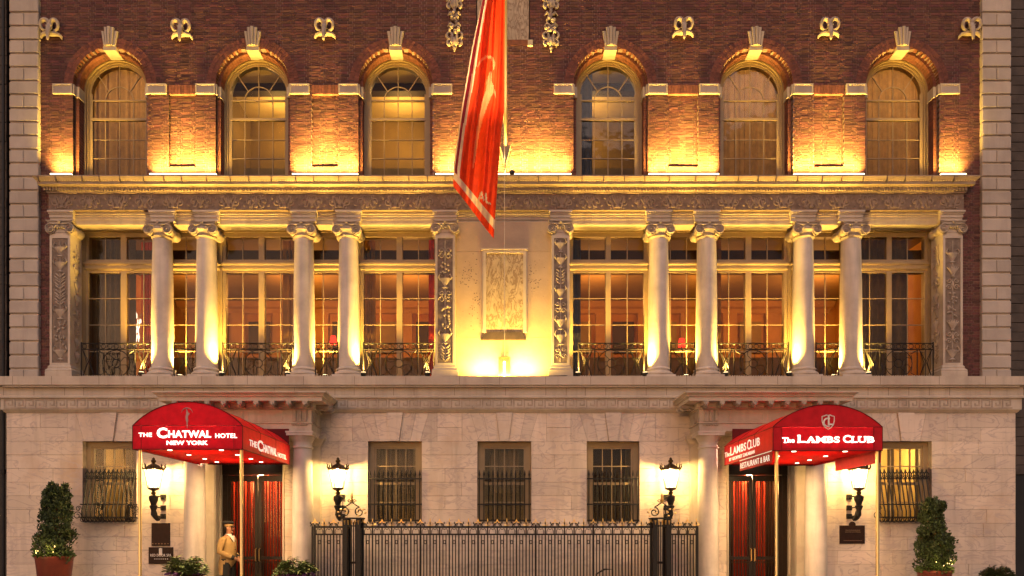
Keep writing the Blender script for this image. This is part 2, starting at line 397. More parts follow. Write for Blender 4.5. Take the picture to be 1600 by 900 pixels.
vis = [b for b in bricks if 60 < CX+b[1]*F/(D0+b[3]) < 1540 and CY-(b[2]-CZ)*F/(D0+b[3]) > 1]
vis.sort(key=lambda b: (b[1]**2+(b[2]-CZ)**2) - (0 if b[1] < 1.2 and b[1] > -1.2 else 0))
vis = [b for b in vis if not (b[1] < 0.0 and b[1] > -0.9)]
single = set(id(b) for b in vis[:300])
mass = MB()
for b in bricks:
    if id(b) in single:
        c = Vector((b[1], b[3], b[2])); part('brick', MB().add([Vector(v)-c for v in b[0]], BF), M['brick'], B, loc=c)
    else: mass.add(b[0], BF)
part('brickwork', mass, M['brick'], B, kind='stuff')

# arch rings: radial bricks, inner order, imposts, keystones
for x in AXS:
    ringm = MB(); inner = MB(); innerb = MB()
    for r0, r1, n, y0 in ((AR-0.002, AR+0.105, 44, YB-0.006), (AR+0.113, AR+0.218, 50, YB-0.004)):
        for k in range(n):
            a0, a1 = PI*(k+0.05)/n, PI*(k+0.95)/n; yy = y0+rnd.uniform(-.004,.004)
            pts = [(x+r*math.cos(a), AZ+r*math.sin(a)) for r, a in ((r0,a0),(r1,a0),(r1,a1),(r0,a1))]
            ringm.prism(pts, yy, YB+0.12)
    # inner order: jambs and soffit
    ri = AR-0.075
    for k in range(40):
        a0, a1 = PI*(k+0.04)/40, PI*(k+0.96)/40
        pts = [(x+r*math.cos(a), AZ+r*math.sin(a)) for r, a in ((ri,a0),(AR+.02,a0),(AR+.02,a1),(ri,a1))]
        for y0, y1 in ((YB+0.125, YB+0.23), (YB+0.238, YB+0.34), (YB+.348, YB+.45)): inner.prism(pts, y0+rnd.uniform(0,.004), y1)
    z = ZSILL
    while z < AZ-0.03:
        for sgn in (-1, 1):
            for q, (y0, y1) in enumerate(((YB+0.125, YB+0.23), (YB+0.238, YB+0.34), (YB+.348, YB+.45))):
                xa, xb = x+sgn*ri+rnd.uniform(-.003,.003), x+sgn*(AR+.02)
                inner.box(min(xa,xb), max(xa,xb), y0, y1, z+.005, min(z+COURSE-.006, AZ-.002))
        z += COURSE
    innerb.ring(x, AZ, ri+.006, AR+.03, YB+.132, YB+.449, n=32)
    for sgn in (-1, 1):
        xa, xb = x+sgn*(ri+.006), x+sgn*(AR+.03); innerb.box(min(xa,xb), max(xa,xb), YB+.132, YB+.449, ZSILL, AZ)
    part('arch_bricks', ringm, M['archbrick'], B, kind='stuff'); part('jamb_bricks', inner, M['archbrick'], B, kind='stuff'); part('arch_backing', innerb, M['mortar'], B)
IZ0, IZ1 = Z(147.5, YB), Z(132, YB)
def impost(x, sgn, w):
    a = x+sgn*(AR-0.0); b = x+sgn*(AR+w); lo, hi = min(a,b), max(a,b)
    m = MB(); y = YB-0.045
    m.box(lo, hi, y+.015, YB+.13, IZ0, IZ1)
    for q in ((lo, hi, IZ0, IZ0+.035), (lo, hi, IZ1-.035, IZ1), (lo, lo+.035, IZ0+.035, IZ1-.035), (hi-.035, hi, IZ0+.035, IZ1-.035)): m.box(q[0], q[1], y, y+.02, q[2], q[3])
    a2, b2 = x+sgn*(AR-.10), x+sgn*(AR+.02); m.box(min(a2,b2), max(a2,b2), YB+.09, YB+.47, IZ0-.02, IZ1-.002)
    a3, b3 = x+sgn*(AR-.035), x+sgn*(AR+.01); m.box(min(a3,b3), max(a3,b3), YB-.01, YB+.1, IZ0-.004, IZ1-.001)
    part('impost_block', m, M['trim'], B)
for i, x in enumerate(AXS):
    impost(x, -1, 0.47); impost(x, 1, 0.47)
    k = MB(); zt = Z(44,YB); zb = Z(72.5,YB)-0.01
    W0, W1 = 13.0*(D0+YB)/F, 9.3*(D0+YB)/F; n = 5
    for q in range(n):                                      # fluted fan keystone, stepped top
        u0, u1 = -1+2*q/n, -1+2*(q+1)/n; top = zt - (0.09 if q in (0, n-1) else (0.0 if q == 2 else 0.012)); cvx = 0.07 if q in (0, 4) else (0.10 if q != 2 else 0.12)
        um = (u0+u1)/2
        k.prism([(x+u0*W1*1.0, zb), (x+u1*W1, zb), (x+u1*W0, top), (x+u0*W0, top)], YB-cvx+.045, YB+.06)
        k.prism([(x+(um-.13)*W1, zb+.006), (x+(um+.13)*W1, zb+.006), (x+(um+.13)*W0, top-.012), (x+(um-.13)*W0, top-.012)], YB-cvx+.02, YB)
    k.prism([(x-W1*1.05, AZ+AR-.10), (x+W1*1.05, AZ+AR-.10), (x+W1*1.05, zb+.004), (x-W1*1.05, zb+.004)], YB-.03, YB+.46)
    part('keystone', k, M['trim'], B)
# soldier course heads over the recessed panels
for a, b in PAN:
    m = MB(); n = round((b-a)/0.075)
    for q in range(n): m.box(a+(b-a)*q/n+.004, a+(b-a)*(q+1)/n-.004, YB-.008+rnd.uniform(-.004,.004), YB+.08, PZ1, PZ1+0.215)
    part('soldier_course', m, M['archbrick'], B, kind='stuff')
    part('panel_ledge', MB().box(a, b, YB+.0, YB+.09, PZ0-.12, PZ0+.005), M['archbrick'], B)

# quoins
qz = [Z(17.6-21.43*k, 0.1) for k in range(-28, 6)]
def quoin_mesh(wd, h): return MB().cbox(0, wd, 0, 0.35, 0, h, 0.016).mesh('quoin_block', M['quoin'])
qh = 18.6*(D0+.1)/F; qw = 45.5*(D0+.1)/F
qa, qb = quoin_mesh(qw, qh), quoin_mesh(qw/2-.004, qh)
for side, x0 in ((0, X(14,.1)), (1, X(1535,.1))):
    for k, z in enumerate(qz):
        if z < Z(600, .1) or z > ZTOP: continue
        if k % 2 == 0: link('quoin_block', qa, B, (x0, .1, z))
        else:
            link('quoin_block', qb, B, (x0, .1, z)); link('quoin_block', qb, B, (x0+qw/2+.004, .1, z))
    part('quoin_backing', MB().box(x0+.012, x0+qw-.012, .135, .7, 5.0, ZTOP), M['lime'], B)

# body of the building behind the front
m = MB(); m.box(BXL, BXL+.35, .46, 14, 0, ZTOP); m.box(BXR-.35, BXR, .46, 14, 0, ZTOP); m.box(BXL+.35, BXR-.35, 13.6, 14, 0, ZTOP)
part('rear_wall', m, M['archbrick'], B); part('roof', MB().box(BXL, BXR, .12, 14, ZTOP, ZTOP+.35), M['lime'], B)

# hanging carved drops and the tablet at the top
def drop(x, zt, zb, y):
    m = MB(); z = zt; H = zt-zb
    def scroll(cx, cz, r, sg, t0=0.0, turns=1.25, rad=.032):
        pts = [(cx+sg*r*(1-q/16*.75)*math.cos(t0+turns*2*PI*q/16), y-.03, cz+r*(1-q/16*.75)*math.sin(t0+turns*2*PI*q/16)) for q in range(17)]
        m.tube(pts, [rad*(1-.3*q/16) for q in range(17)], 5)
    for zc, kind in ((zb+.17, 's'), (zb+.48, 'l'), (zb+.74, 'l'), (zb+1.06, 's'), (zb+1.42, 'l'), (zb+1.7, 's'), (zb+2.3, 's'), (zb+2.7,'l')):
        if zc > zt: break
        if kind == 's':
            for sg in (-1, 1):
                scroll(x+sg*.10, zc, .085, sg, PI*1.5, 1.2); scroll(x+sg*.10, zc+.17, .10, sg, -PI*.5, 1.0, .035)
                m.tube([(x, y-.03, zc-.12), (x+sg*.07, y-.05, zc-.02), (x+sg*.05, y-.04, zc+.16), (x+sg*.12, y-.04, zc+.27)], [.02,.035,.03,.02], 5)
            m.ell((x, y-.05, zc), (.05,.05,.12)); m.ell((x, y-.04, zc-.15), (.04,.04,.05)); m.ell((x, y-.04, zc-.21), (.022,.025,.035))
        elif kind == 'l':
            for q in range(11):
                a = rnd.uniform(0, 2*PI); rr = rnd.uniform(.03, .13); m.ell((x+rr*math.cos(a), y-.05+rnd.uniform(-.02,.02), zc+rr*math.sin(a)*.9), (.045,.045,.045), 7, 4)
            for sg in (-1, 1): m.tube([(x, y-.04, zc+.05), (x+sg*.1, y-.05, zc+.12), (x+sg*.16, y-.03, zc+.06)], [.03,.04,.015], 5)
        else:
            m.lathe(x, y-.02, [(.05, zc-.12), (.12, zc-.02), (.15, zc+.06), (.15, zc+.08)], 12)
            for q in range(-2, 3): m.tube([(x, y-.05, zc-.02), (x+q*.04, y-.08, zc+.14), (x+q*.085, y-.06, zc+.24-.03*abs(q)), (x+q*.10, y-.1, zc+.20-.03*abs(q))], [.03,.035,.03,.015], 5)
    part('carved_drop', m, M['carve'], B, True)
for px in (710, 861): drop(X(px,.15), Z(-60,.15), Z(76,.15), YB)
part('marble_tablet', MB().box(TAB[0]+.02, TAB[1]-.02, YB+.05, YB+.3, TAB[2]+.09, ZTOP-.02), M['slab'], B)
m = MB(); m.box(TAB[0]-.05, TAB[1]+.05, YB-.005, YB+.2, TAB[2]-.05, TAB[2]+.09); part('tablet_sill', m, M['archbrick'], B)
for xx in (TAB[0]-.07, TAB[1]-.05): part('sill_block', MB().cbox(xx, xx+.12, YB-.06, YB+.2, TAB[2]-.08, TAB[2]+.06), M['lime'], B)

# ram heads
def ram(loc, rz):
    m = MB()
    m.lathe(0, -.02, [(.02, -.06), (.16, -.05), (.17, .02), (.02, .03)], 12, sy=.5)
    def rr(z): return z
    # skull, muzzle
    rings = [(-.05, .24, .05, .06), (-.12, .19, .07, .075), (-.17, .08, .068, .085), (-.205, -.05, .055, .066), (-.225, -.17, .045, .05), (-.22, -.255, .034, .036), (-.205, -.285, .012, .014)]
    vs = []; fs = []; n = 10
    for (yy, zz, a, b) in rings:
        for k in range(n):
            t = 2*PI*k/n; vs.append((a*math.cos(t), yy+b*math.sin(t)*.8, zz+b*math.sin(t)*.35))
    for i in range(len(rings)-1):
        for k in range(n): fs.append((i*n+k, i*n+(k+1)%n, (i+1)*n+(k+1)%n, (i+1)*n+k))
    fs += [tuple(range(n)), tuple(range((len(rings)-1)*n, len(rings)*n))]; m.add(vs, fs)
    for sg in (-1, 1):
        pts = []; rad = []
        for q in range(18):                                   # curled horn
            t = q/17; a = PI*(1.12-t*1.75); r = .125*(1-.40*t)
            pts.append((sg*(.125+r*math.cos(a)), -.11-.05*math.sin(t*PI), .115+r*1.30*math.sin(a))); rad.append(.058*(1-.62*t)+.004)
        m.tube(pts, rad, 8)
        m.tube([(sg*.05, -.10, -.03), (sg*.13, -.10, -.05), (sg*.20, -.08, -.055), (sg*.25, -.06, -.10), (sg*.26, -.05, -.145)], [.035,.05,.045,.035,.01], 7)   # ear and shoulder scroll
        m.ell((sg*.062, -.20, .09), (.017,.02,.017), 6, 4)
    o = part('ram_head', m, M['carve'], B, True, loc=loc); o.rotation_euler = (0, 0, rz); o.scale = (.93, 1, .98)
for px, py in ((78, 46), (283, 47), (507, 46), (1068, 44), (1296, 45), (1517, 45)): ram((X(px,YB-.1), YB+.01, Z(py+3,YB-.1)), R((px-787)/787*-4))

# main cornice over the loggia
zf0, zf1 = 9.23, 9.61
xa, xb = X(76, 0), X(1506, 0)
T = 9.94
prof = [(0, 9.61), (.03, 9.62), (.035, 9.65), (.05, 9.655), (.05, 9.735), (.10, 9.74), (.115, 9.76), (.17, 9.765), (.17, 9.83), (.185, 9.835), (.19, 9.85), (.205, 9.86), (.225, 9.885), (.235, 9.905), (.245, 9.91), (.245, T)]
ZSILL_ = T
m = MB().mould(prof, xa, xb, 0.0, 0.7); part('main_cornice', m, M['cornice'], B)
m = MB(); k = 0; x = xa-.08
while x < xb+.04:
    m.box(x, x+.042, -.088, -.048, 9.662, 9.732); x += .071
part('dentils', m, M['cornice'], B, kind='stuff')
m = MB(); x = xa-.16
while x < xb+.14:
    m.ell((x, -.188, 9.842), (.02, .014, .01), 6, 4); x += .06
part('bead_moulding', m, M['lime'], B, kind='stuff')
m = MB(); x = xa-.1
while x < xb+.1:                                              # cornice joints, open and weathered
    m.box(x, x+.009, -.248, -.1, 9.80, T+.003); x += rnd.uniform(.40, .62)
part('cornice_joints', m, M['darkslab'], B, kind='stuff')
# frieze and its carved scrolls
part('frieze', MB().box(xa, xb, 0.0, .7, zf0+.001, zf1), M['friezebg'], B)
def frieze_unit(flip):
    m = MB(); h = (zf1-zf0)*.5
    for sg in (-1, 1):
        pts = []; rd = []
        for q in range(20):
            t = q/19; a = PI*.5+t*PI*2.4; r = .125*(1-.8*t); pts.append((sg*(.17+r*math.cos(a)), -.012, flip*(r*math.sin(a)))); rd.append(.022*(1-.3*t))
        m.tube([(0, -.01, -flip*.13), (sg*.09, -.015, -flip*.14)]+pts[:1], [.015,.022,.022], 5); m.tube(pts, rd, 5); m.ell((sg*.17, -.015, 0), (.035,.03,.035), 7, 4)
        for q in range(4):
            a = PI*.2+q*PI*.42; m.ell((sg*(.17+.15*math.cos(a)), -.008, flip*.145*math.sin(a)), (.036,.022,.02), 6, 4, Matrix.Rotation(-sg*a, 3, 'Y'))
    for q in range(-2, 3): m.tube([(0, -.01, -.10), (q*.03, -.028, .02), (q*.055, -.02, .13-.025*abs(q))], [.012,.024,.012], 5)
    m.ell((0, -.02, -.11), (.05,.035,.04), 8, 5)
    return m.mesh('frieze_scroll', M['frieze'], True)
fu = [frieze_unit(1), frieze_unit(-1)]
n = 33
for k in range(n): link('frieze_scroll', fu[k % 2], B, (xa+.32+(xb-xa-.64)*k/(n-1), 0.0, (zf0+zf1)/2)).scale = (1, .5, 1)
# architrave: recessed fascias, projecting blocks over supports
az0, az1 = 8.985, 9.23
m = MB()
for yy, z0, z1 in ((.16, az0, az0+.075), (.14, az0+.075, az0+.145), (.12, az0+.145, az0+.19), (.095, az0+.19, az1)): m.box(xa+.04, xb-.04, yy, .7, z0, z1-.0005)
part('architrave', m, M['lime'], B)
# ornate soffit panel between architrave and window head
part('loggia_soffit', MB().box(xa+.05, xb-.05, .17, .9, az0-.03, az0+.01), M['lime'], B)
COLS = [254, 323, 475, 545, 1029, 1104, 1255, 1329.5]
PIERS = [(78, 110), (680, 711), (862, 890), (1473, 1504)]
def ablock(x0, x1):
    m = MB()
    for yy, g, z0, z1 in ((.055, 0, az0, az0+.085), (.035, .008, az0+.085, az0+.165), (.012, .02, az0+.165, az0+.20), (-.012, .035, az0+.20, az1-.001)): m.box(x0-g, x1+g, yy, .3, z0, z1)
    part('architrave_block', m, M['lime'], B)
for px in COLS: x = X(px, .05); ablock(x-.28, x+.28)
for a, b in PIERS: ablock(X(a,.0)-.03, X(b,.0)+.03)

# Ionic capital (local: x across, y depth towards the building, z up from the neck)
def ionic(wd, dp, neck, sq=False):
    m = MB(); h = .385
    a = wd/2; b = dp/2
    # abacus with concave front
    for k, (e, z0, z1) in enumerate(((0, h-.055, h-.02), (.02, h-.02, h))):
        pts = []
        for (x0, y0), (x1, y1) in (((-a-e,-b-e),(a+e,-b-e)), ((a+e,-b-e),(a+e,b+e)), ((a+e,b+e),(-a-e,b+e)), ((-a-e,b+e),(-a-e,-b-e))):
            for q in range(6):
                t = q/6; nx, ny = (y1-y0), -(x1-x0); L = math.hypot(nx, ny); d = .035*math.sin(PI*t)
                pts.append((x0+(x1-x0)*t-nx/L*d, y0+(y1-y0)*t-ny/L*d))
        m.prism_z(pts, z0, z1)
    if sq: m.box(-neck-.03, neck+.03, -b+.04, b-.02, .12, h-.055); m.box(-neck-.015, neck+.015, -b+.05, b-.02, .0, .12); m.box(-neck-.035, neck+.035, -b+.03, b-.02, .085, .12)
    else: m.lathe(0, 0, [(neck, 0), (neck+.015, .03), (neck+.03, .05), (neck+.01, .07), (neck+.015, .1), (neck+.075, .19), (neck+.06, .25), (neck, .33)], 24)
    vr = .125; vz = .185
    for sx in (-1, 1):
        cx = sx*(a-.075)
        prof = [(vr, -b), (vr*.97, -b+.05), (vr*.74, -b*.4), (vr*.68, 0), (vr*.74, b*.4), (vr*.97, b-.05), (vr, b)]
        n = 16; vs = []; fs = []
        for r, yy in prof:
            for k in range(n): vs.append((cx+r*math.cos(2*PI*k/n), yy, vz+r*math.sin(2*PI*k/n)))
        for i in range(len(prof)-1):
            for k in range(n): fs.append((i*n+k, i*n+(k+1)%n, (i+1)*n+(k+1)%n, (i+1)*n+k))
        m.add(vs, fs+[tuple(range(n)), tuple(range((len(prof)-1)*n, len(prof)*n))])
        for fy in (-b-.006, b+.006):                            # spiral in relief
            pts = []; rd = []
            for q in range(34):
                t = q/33; an = PI/2 - sx*t*PI*4.6; r = (vr-.014)*(1-t*.86); pts.append((cx+r*math.cos(an), fy-.008*(1 if fy < 0 else -1), vz+r*math.sin(an))); rd.append(.019*(1-.55*t))
            m.tube(pts, rd, 5); m.ell((cx, fy, vz), (.026,.03,.026), 8, 4)
        for yy in (-b*.12, b*.12): m.tube([(cx+vr*.72*math.cos(2*PI*k/12), yy, vz+vr*.72*math.sin(2*PI*k/12)) for k in range(12)], .018, 5, True)
        m.tube([(0, -b-.012, h-.085), (cx*.5, -b-.02, h-.10), (cx, -b-.012, vz+vr-.012)], [.018,.022,.02], 5)
        m.tube([(sx*.03, -b-.01, h-.12), (sx*.09, -b-.022, h-.15), (cx-sx*.09, -b-.01, vz+.01)], [.012,.02,.008], 5)
    for q in range(-3, 4): m.ell((q*.052, -b-.004+(0 if sq else .012*abs(q)), .215), (.02,.028,.038), 7, 5)   # egg and dart
    m.ell((0, -b-.02, h-.04), (.045,.03,.045), 8, 5)
    return m
capm = ionic(.60, .50, .222).mesh('capital', M['carve'], True)
def colmesh():
    m = MB(); z0, z1 = 5.53, 8.62; prof = []
    for q in range(13):
        t = q/12; r = .262-.040*t**1.7; prof.append((r, z0+(z1-z0)*t))
    m.lathe(0, 0, prof, 36); return m.mesh('column', M['col'], True)
def basemesh():
    m = MB(); m.box(-.34, .34, -.32, .32, 5.25, 5.335)
    prof = [(.325, 5.335), (.345, 5.36), (.345, 5.395), (.32, 5.42), (.29, 5.43), (.285, 5.46), (.305, 5.475), (.305, 5.50), (.28, 5.515), (.27, 5.535)]
    m.lathe(0, 0, prof, 32); return m.mesh('column_base', M['col'], True)
cme, bme = colmesh(), basemesh()
YC = .28
for px in COLS:
    c = link('column', cme, B, (X(px,YC), YC, 0)); link('capital', capm, c, (0, 0, 8.6)); link('column_base', bme, c)

# candelabra relief used on the piers
def candelabra(wd, ht, seed):
    q = random.Random(seed); m = MB(); z = .05
    def sc(cx, cz, r, sg, up, turns=1.3, rad=.016):
        pts = [(cx+sg*r*(1-k/13*.8)*math.cos(turns*2*PI*k/13), -.012, cz+up*r*(1-k/13*.8)*math.sin(turns*2*PI*k/13)) for k in range(14)]
        m.tube(pts, [rad*(1-.4*k/13) for k in range(14)], 4)
    a = wd/2
    m.tube([(0, 0, .02), (0, -.008, ht-.04)], .012, 5)
    while z < ht-.3:
        kind = q.choice('vlsvtp'); s = 1.0
        if kind == 'v':
            m.lathe(0, 0, [(.02, z), (a*.5, z+.02), (.02, z+.06), (a*.3, z+.10), (a*.72, z+.2), (a*.78, z+.24), (a*.5, z+.25)], 10, sy=.35)
            for sg in (-1, 1): m.tube([(sg*a*.7, -.012, z+.2), (sg*a*.92, -.02, z+.26), (sg*a*.7, -.012, z+.34), (sg*a*.4, -.01, z+.30)], [.016,.02,.016,.01], 4)
            z += .36
        elif kind == 's':
            for sg in (-1, 1): sc(sg*a*.5, z+.10, a*.42, sg, 1); sc(sg*a*.48, z+.26, a*.36, sg, -1)
            m.ell((0, -.012, z+.18), (.03,.025,.08), 7, 4); z += .36
        elif kind == 'l':
            for k in range(5):
                for sg in (-1, 1): m.ell((sg*a*(.35+.1*(k % 2)), -.01, z+.04+k*.07), (a*.42,.02,.022), 6, 4, Matrix.Rotation(sg*-.7, 3, 'Y'))
            z += .38
        elif kind == 't':
            for k in range(12): m.ell((q.uniform(-a*.7, a*.7), -.012, z+q.uniform(0,.26)), (.028,.025,.028), 6, 4)
            z += .30
        else:
            for k in range(-3, 4): m.tube([(0, -.008, z), (k*a*.16, -.025, z+.14), (k*a*.28, -.016, z+.27-.02*abs(k))], [.012,.022,.01], 4)
            m.ell((0, -.015, z), (.05,.03,.03), 7, 4); z += .31
    return m
PZB, PZT = 5.25, 8.62
def pier(px0, px1, inner_side, seed):
    x0, x1 = X(px0, 0), X(px1, 0); xm = (x0+x1)/2; wd = x1-x0
    m = MB(); m.box(x0, x1, .012, .47, PZB+.1, PZT+.35)
    for a, b, z0, z1 in ((x0, x0+.055, PZB+.3, PZT), (x1-.055, x1, PZB+.3, PZT), (x0+.055, x1-.055, PZT-.06, PZT), (x0+.055, x1-.055, PZB+.3, PZB+.36)): m.box(a, b, -.012, .02, z0, z1)
    o = part('pier', m, M['lime'], B)
    m = MB().mould([(.075, PZB), (.075, PZB+.13), (.07, PZB+.15), (.075, PZB+.18), (.05, PZB+.21), (.03, PZB+.23), (.035, PZB+.26), (.012, PZB+.30)], x0, x1, 0.0, .47); part('pier_base', m, M['lime'], o)
    cm = candelabra(wd-.13, PZT-PZB-.45, seed).mesh('pier_relief', M['carve'], True); link('pier_relief', cm, o, (xm, .006, PZB+.37))
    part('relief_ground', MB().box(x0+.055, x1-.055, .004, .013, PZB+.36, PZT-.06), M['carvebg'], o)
    link('capital', ionic(wd+.12, .42, wd/2-.03, True).mesh('capital', M['carve'], True), o, (xm, .19, 8.6))
    if inner_side:
        xs = x1 if inner_side > 0 else x0
        c2 = candelabra(.28, PZT-PZB-.45, seed+9).mesh('pier_relief', M['carve'], True); q = link('pier_relief', c2, o, (xs+inner_side*.004, .24, PZB+.37)); q.rotation_euler = (0, 0, inner_side*PI/2)
    return o
pier(*PIERS[0], 1, 11); pier(*PIERS[1], 0, 15); pier(*PIERS[2], 0, 16); pier(*PIERS[3], -1, 12)

# niche wall with the framed slab between the middle piers
nx0, nx1 = X(709, .12), X(864, .12)
m = MB()
for z0, z1 in ((5.25, Z(527,.12)-.003), (Z(527,.12)+.003, Z(393,.12)-.003), (Z(393,.12)+.003, 9.0)): m.box(nx0, nx1, .12, .6, z0, z1)
m.box(nx0, nx1, .128, .6, 5.25, 9.0); part('niche_wall', m, M['plaster'], B)
nz0, nz1 = Z(520,.1), Z(391,.1); na, nb = X(755,.1), X(822,.1)
m = MB()
for a, b, z0, z1, y in ((na, na+.07, nz0, nz1, .075), (nb-.07, nb, nz0, nz1, .075), (na+.07, nb-.07, nz1-.07, nz1, .0751), (na-.03, na, nz0, nz1, .10), (nb, nb+.03, nz0, nz1, .10), (na-.05, nb+.05, nz1, nz1+.035, .055)): m.box(a, b, y, .2, z0, z1)
fr = part('slab_frame', m, M['lime'], B); part('marble_slab', MB().box(na+.07, nb-.07, .112, .19, nz0, nz1-.07), M['slab'], fr)
m = MB().add([(X(757,.09),.095,Z(518,.09)), (X(817,.09),.095,Z(518,.09)), (X(822,.08),.075,Z(531,.08)), (X(751,.08),.075,Z(531,.08)), (X(757,.09),.14,Z(518,.09)), (X(817,.09),.14,Z(518,.09)), (X(822,.08),.14,Z(531,.08)), (X(751,.08),.14,Z(531,.08))],
             [(0,1,2,3),(4,7,6,5),(0,4,5,1),(1,5,6,2),(2,6,7,3),(3,7,4,0)]); part('slab_sill', m, M['sillm'], B)
m = MB(); q = random.Random(3)
for k in range(150):
    cx, cz2, s = q.choice(((726, 428, 1), (736, 425, 1), (741, 488, .7), (836, 440, 1.1), (832, 430, 1.1), (745, 470, .5)))
    x, z = X(cx+q.gauss(0, 7)*s, .12), Z(cz2+q.gauss(0, 13)*s, .12); r = q.uniform(.006, .016)
    if na-.04 < x < nb+.04 or x < nx0 or x > nx1: continue
    m.ell((x, .122, z), (r*1.4, .006, r), 5, 4)
part('wall_pits', m, M['carvebg'], B, kind='stuff')

# ------------------------------------------------------------------ windows
paneme = MB().box(0, 1, -.002, .002, 0, 1).mesh('pane', M['glass'])
def pane(par, x0, x1, y, z0, z1):
    o = link('pane', paneme, par, (x0, y, z0)); o.scale = (x1-x0, 1, z1-z0); return o
def bar_x(m, x, z0, z1, y, w=.022, d=.03): m.box(x-w/2, x+w/2, y-d, y+d*.6, z0, z1)
def bar_z(m, z, x0, x1, y, w=.022, d=.0295): m.box(x0, x1, y-d, y+d*.6, z-w/2, z+w/2)
YW = .64
def arched_window(x):
    ri = AR-.075; rg = .685; zt = Z(158, YW); zm = Z(187.5, YW); z0 = 9.95; ya = YW
    m = MB()
    for r0, r1, y in ((rg, rg+.05, ya-.02), (rg+.05, rg+.09, ya-.05), (rg+.09, ri+.02, ya-.10)):
        m.ring(x, AZ, r0+(.0005 if r0 > rg else 0), r1, y, ya+.12, n=36)
        for s in (-1, 1):
            a, b = x+s*r0, x+s*r1; m.box(min(a,b), max(a,b), y, ya+.12, z0, AZ)
    # sash bars
    w = rg
    m.box(x-w, x+w, ya-.035, ya+.03, zm-.03, zm+.03)
    m.box(x-w, x+w, ya-.025, ya+.03, zt-.016, zt+.016)
    q3 = [x-w*.5, x, x+w*.5]
    zl = [z0, Z(248, YW), Z(219, YW), zm]
    for xx in q3: m.box(xx-.009, xx+.009, ya-.009, ya+.02, z0, zm-.03)
    for zz in zl[1:3]: m.box(x-w, x+w, ya-.0085, ya+.02, zz-.009, zz+.009)
    m.box(x-w-.0, x-w+.035, ya-.022, ya+.03, z0, AZ); m.box(x+w-.035, x+w, ya-.022, ya+.03, z0, AZ)
    for xx in q3: m.box(xx-.009, xx+.009, ya-.009, ya+.02, zm+.03, zt-.016)
    m.box(x-.009, x+.009, ya-.009, ya+.02, zt+.016, AZ+rg)
    rr = w*.5; m.ring(x, zt, rr-.010, rr+.010, ya-.010, ya+.02, n=20)
    for s in (-1, 1):
        p0 = (x+s*rr*.75, zt+rr*.68); L = rg; p1 = (x+s*L*.745, AZ+L*.667)
        dx, dz = p1[0]-p0[0], p1[1]-p0[1]; q = math.hypot(dx, dz); ux, uz = -dz/q*.011, dx/q*.011
        m.prism([(p0[0]-ux,p0[1]-uz),(p1[0]-ux,p1[1]-uz),(p1[0]+ux,p1[1]+uz),(p0[0]+ux,p0[1]+uz)], ya-.0095, ya+.018)
    o = part('window', m, M['wood'], B)
    xs = [x-w, x-w*.5, x, x+w*.5, x+w]
    for i in range(4):
        for j in range(3): pane(o, xs[i], xs[i+1], ya, zl[j], zl[j+1])
        pane(o, xs[i], xs[i+1], ya, zm, zt)
    # head panes: two inner quarters and the outer ones
    def poly(pts): part('pane', MB().prism(pts, ya-.002, ya+.002), M['glass'], o)
    N = 8
    for s in (-1, 1):
        poly([(x, zt)]+[(x+s*rr*math.cos(PI/2*k/N), zt+rr*math.sin(PI/2*k/N)) for k in range(N+1)])
        ang = PI*.25; ga = math.atan2(.667, .745)
        inner_a = [(x+s*rr*math.cos(a), zt+rr*math.sin(a)) for a in [ang*k/5 for k in range(6)]]
        outer_a = [(x+s*rg, zt)]+[(x+s*rg*math.cos(a), AZ+rg*math.sin(a)) for a in [ga*k/5 for k in range(6)]]
        poly(inner_a+outer_a[::-1])
        inner_b = [(x+s*rr*math.cos(a), zt+rr*math.sin(a)) for a in [ang+(PI/2-ang)*k/5 for k in range(6)]]
        outer_b = [(x+s*rg*math.cos(a), AZ+rg*math.sin(a)) for a in [ga+(PI/2-ga)*k/5 for k in range(6)]]
        poly(inner_b+outer_b[::-1])
    return o
for x in AXS: arched_window(x)
def folds(m, x0, x1, y, z0, z1, amp=.05, per=.16, ph=0.0, n=None):
    n = n or max(6, int((x1-x0)/per*6)); vs = []
    for k in range(n+1):
        xx = x0+(x1-x0)*k/n; t = 2*PI*(xx/per)+ph
        for zz, g in ((z0, 1.0), ((z0+z1)/2, .85), (z1, .6)): vs.append((xx+.02*math.sin(t*.5), y+amp*g*math.sin(t+.6*math.sin(t*.37)), zz))
    fs = []
    for k in range(n):
        for j in range(2): fs.append((k*3+j, k*3+3+j, k*3+4+j, k*3+1+j))
    return m.add(vs, fs)
def curtain(label, x0, x1, y, z0, z1, m, group=None, amp=.05, per=.16):
    mb = folds(MB(), x0, x1, y, z0, z1, amp, per, rnd.uniform(0, 6)); o = link('curtain', mb.mesh('curtain', m, True, False))
    o['label'] = label; o['category'] = 'curtain'
    if group: o['group'] = group
    return o
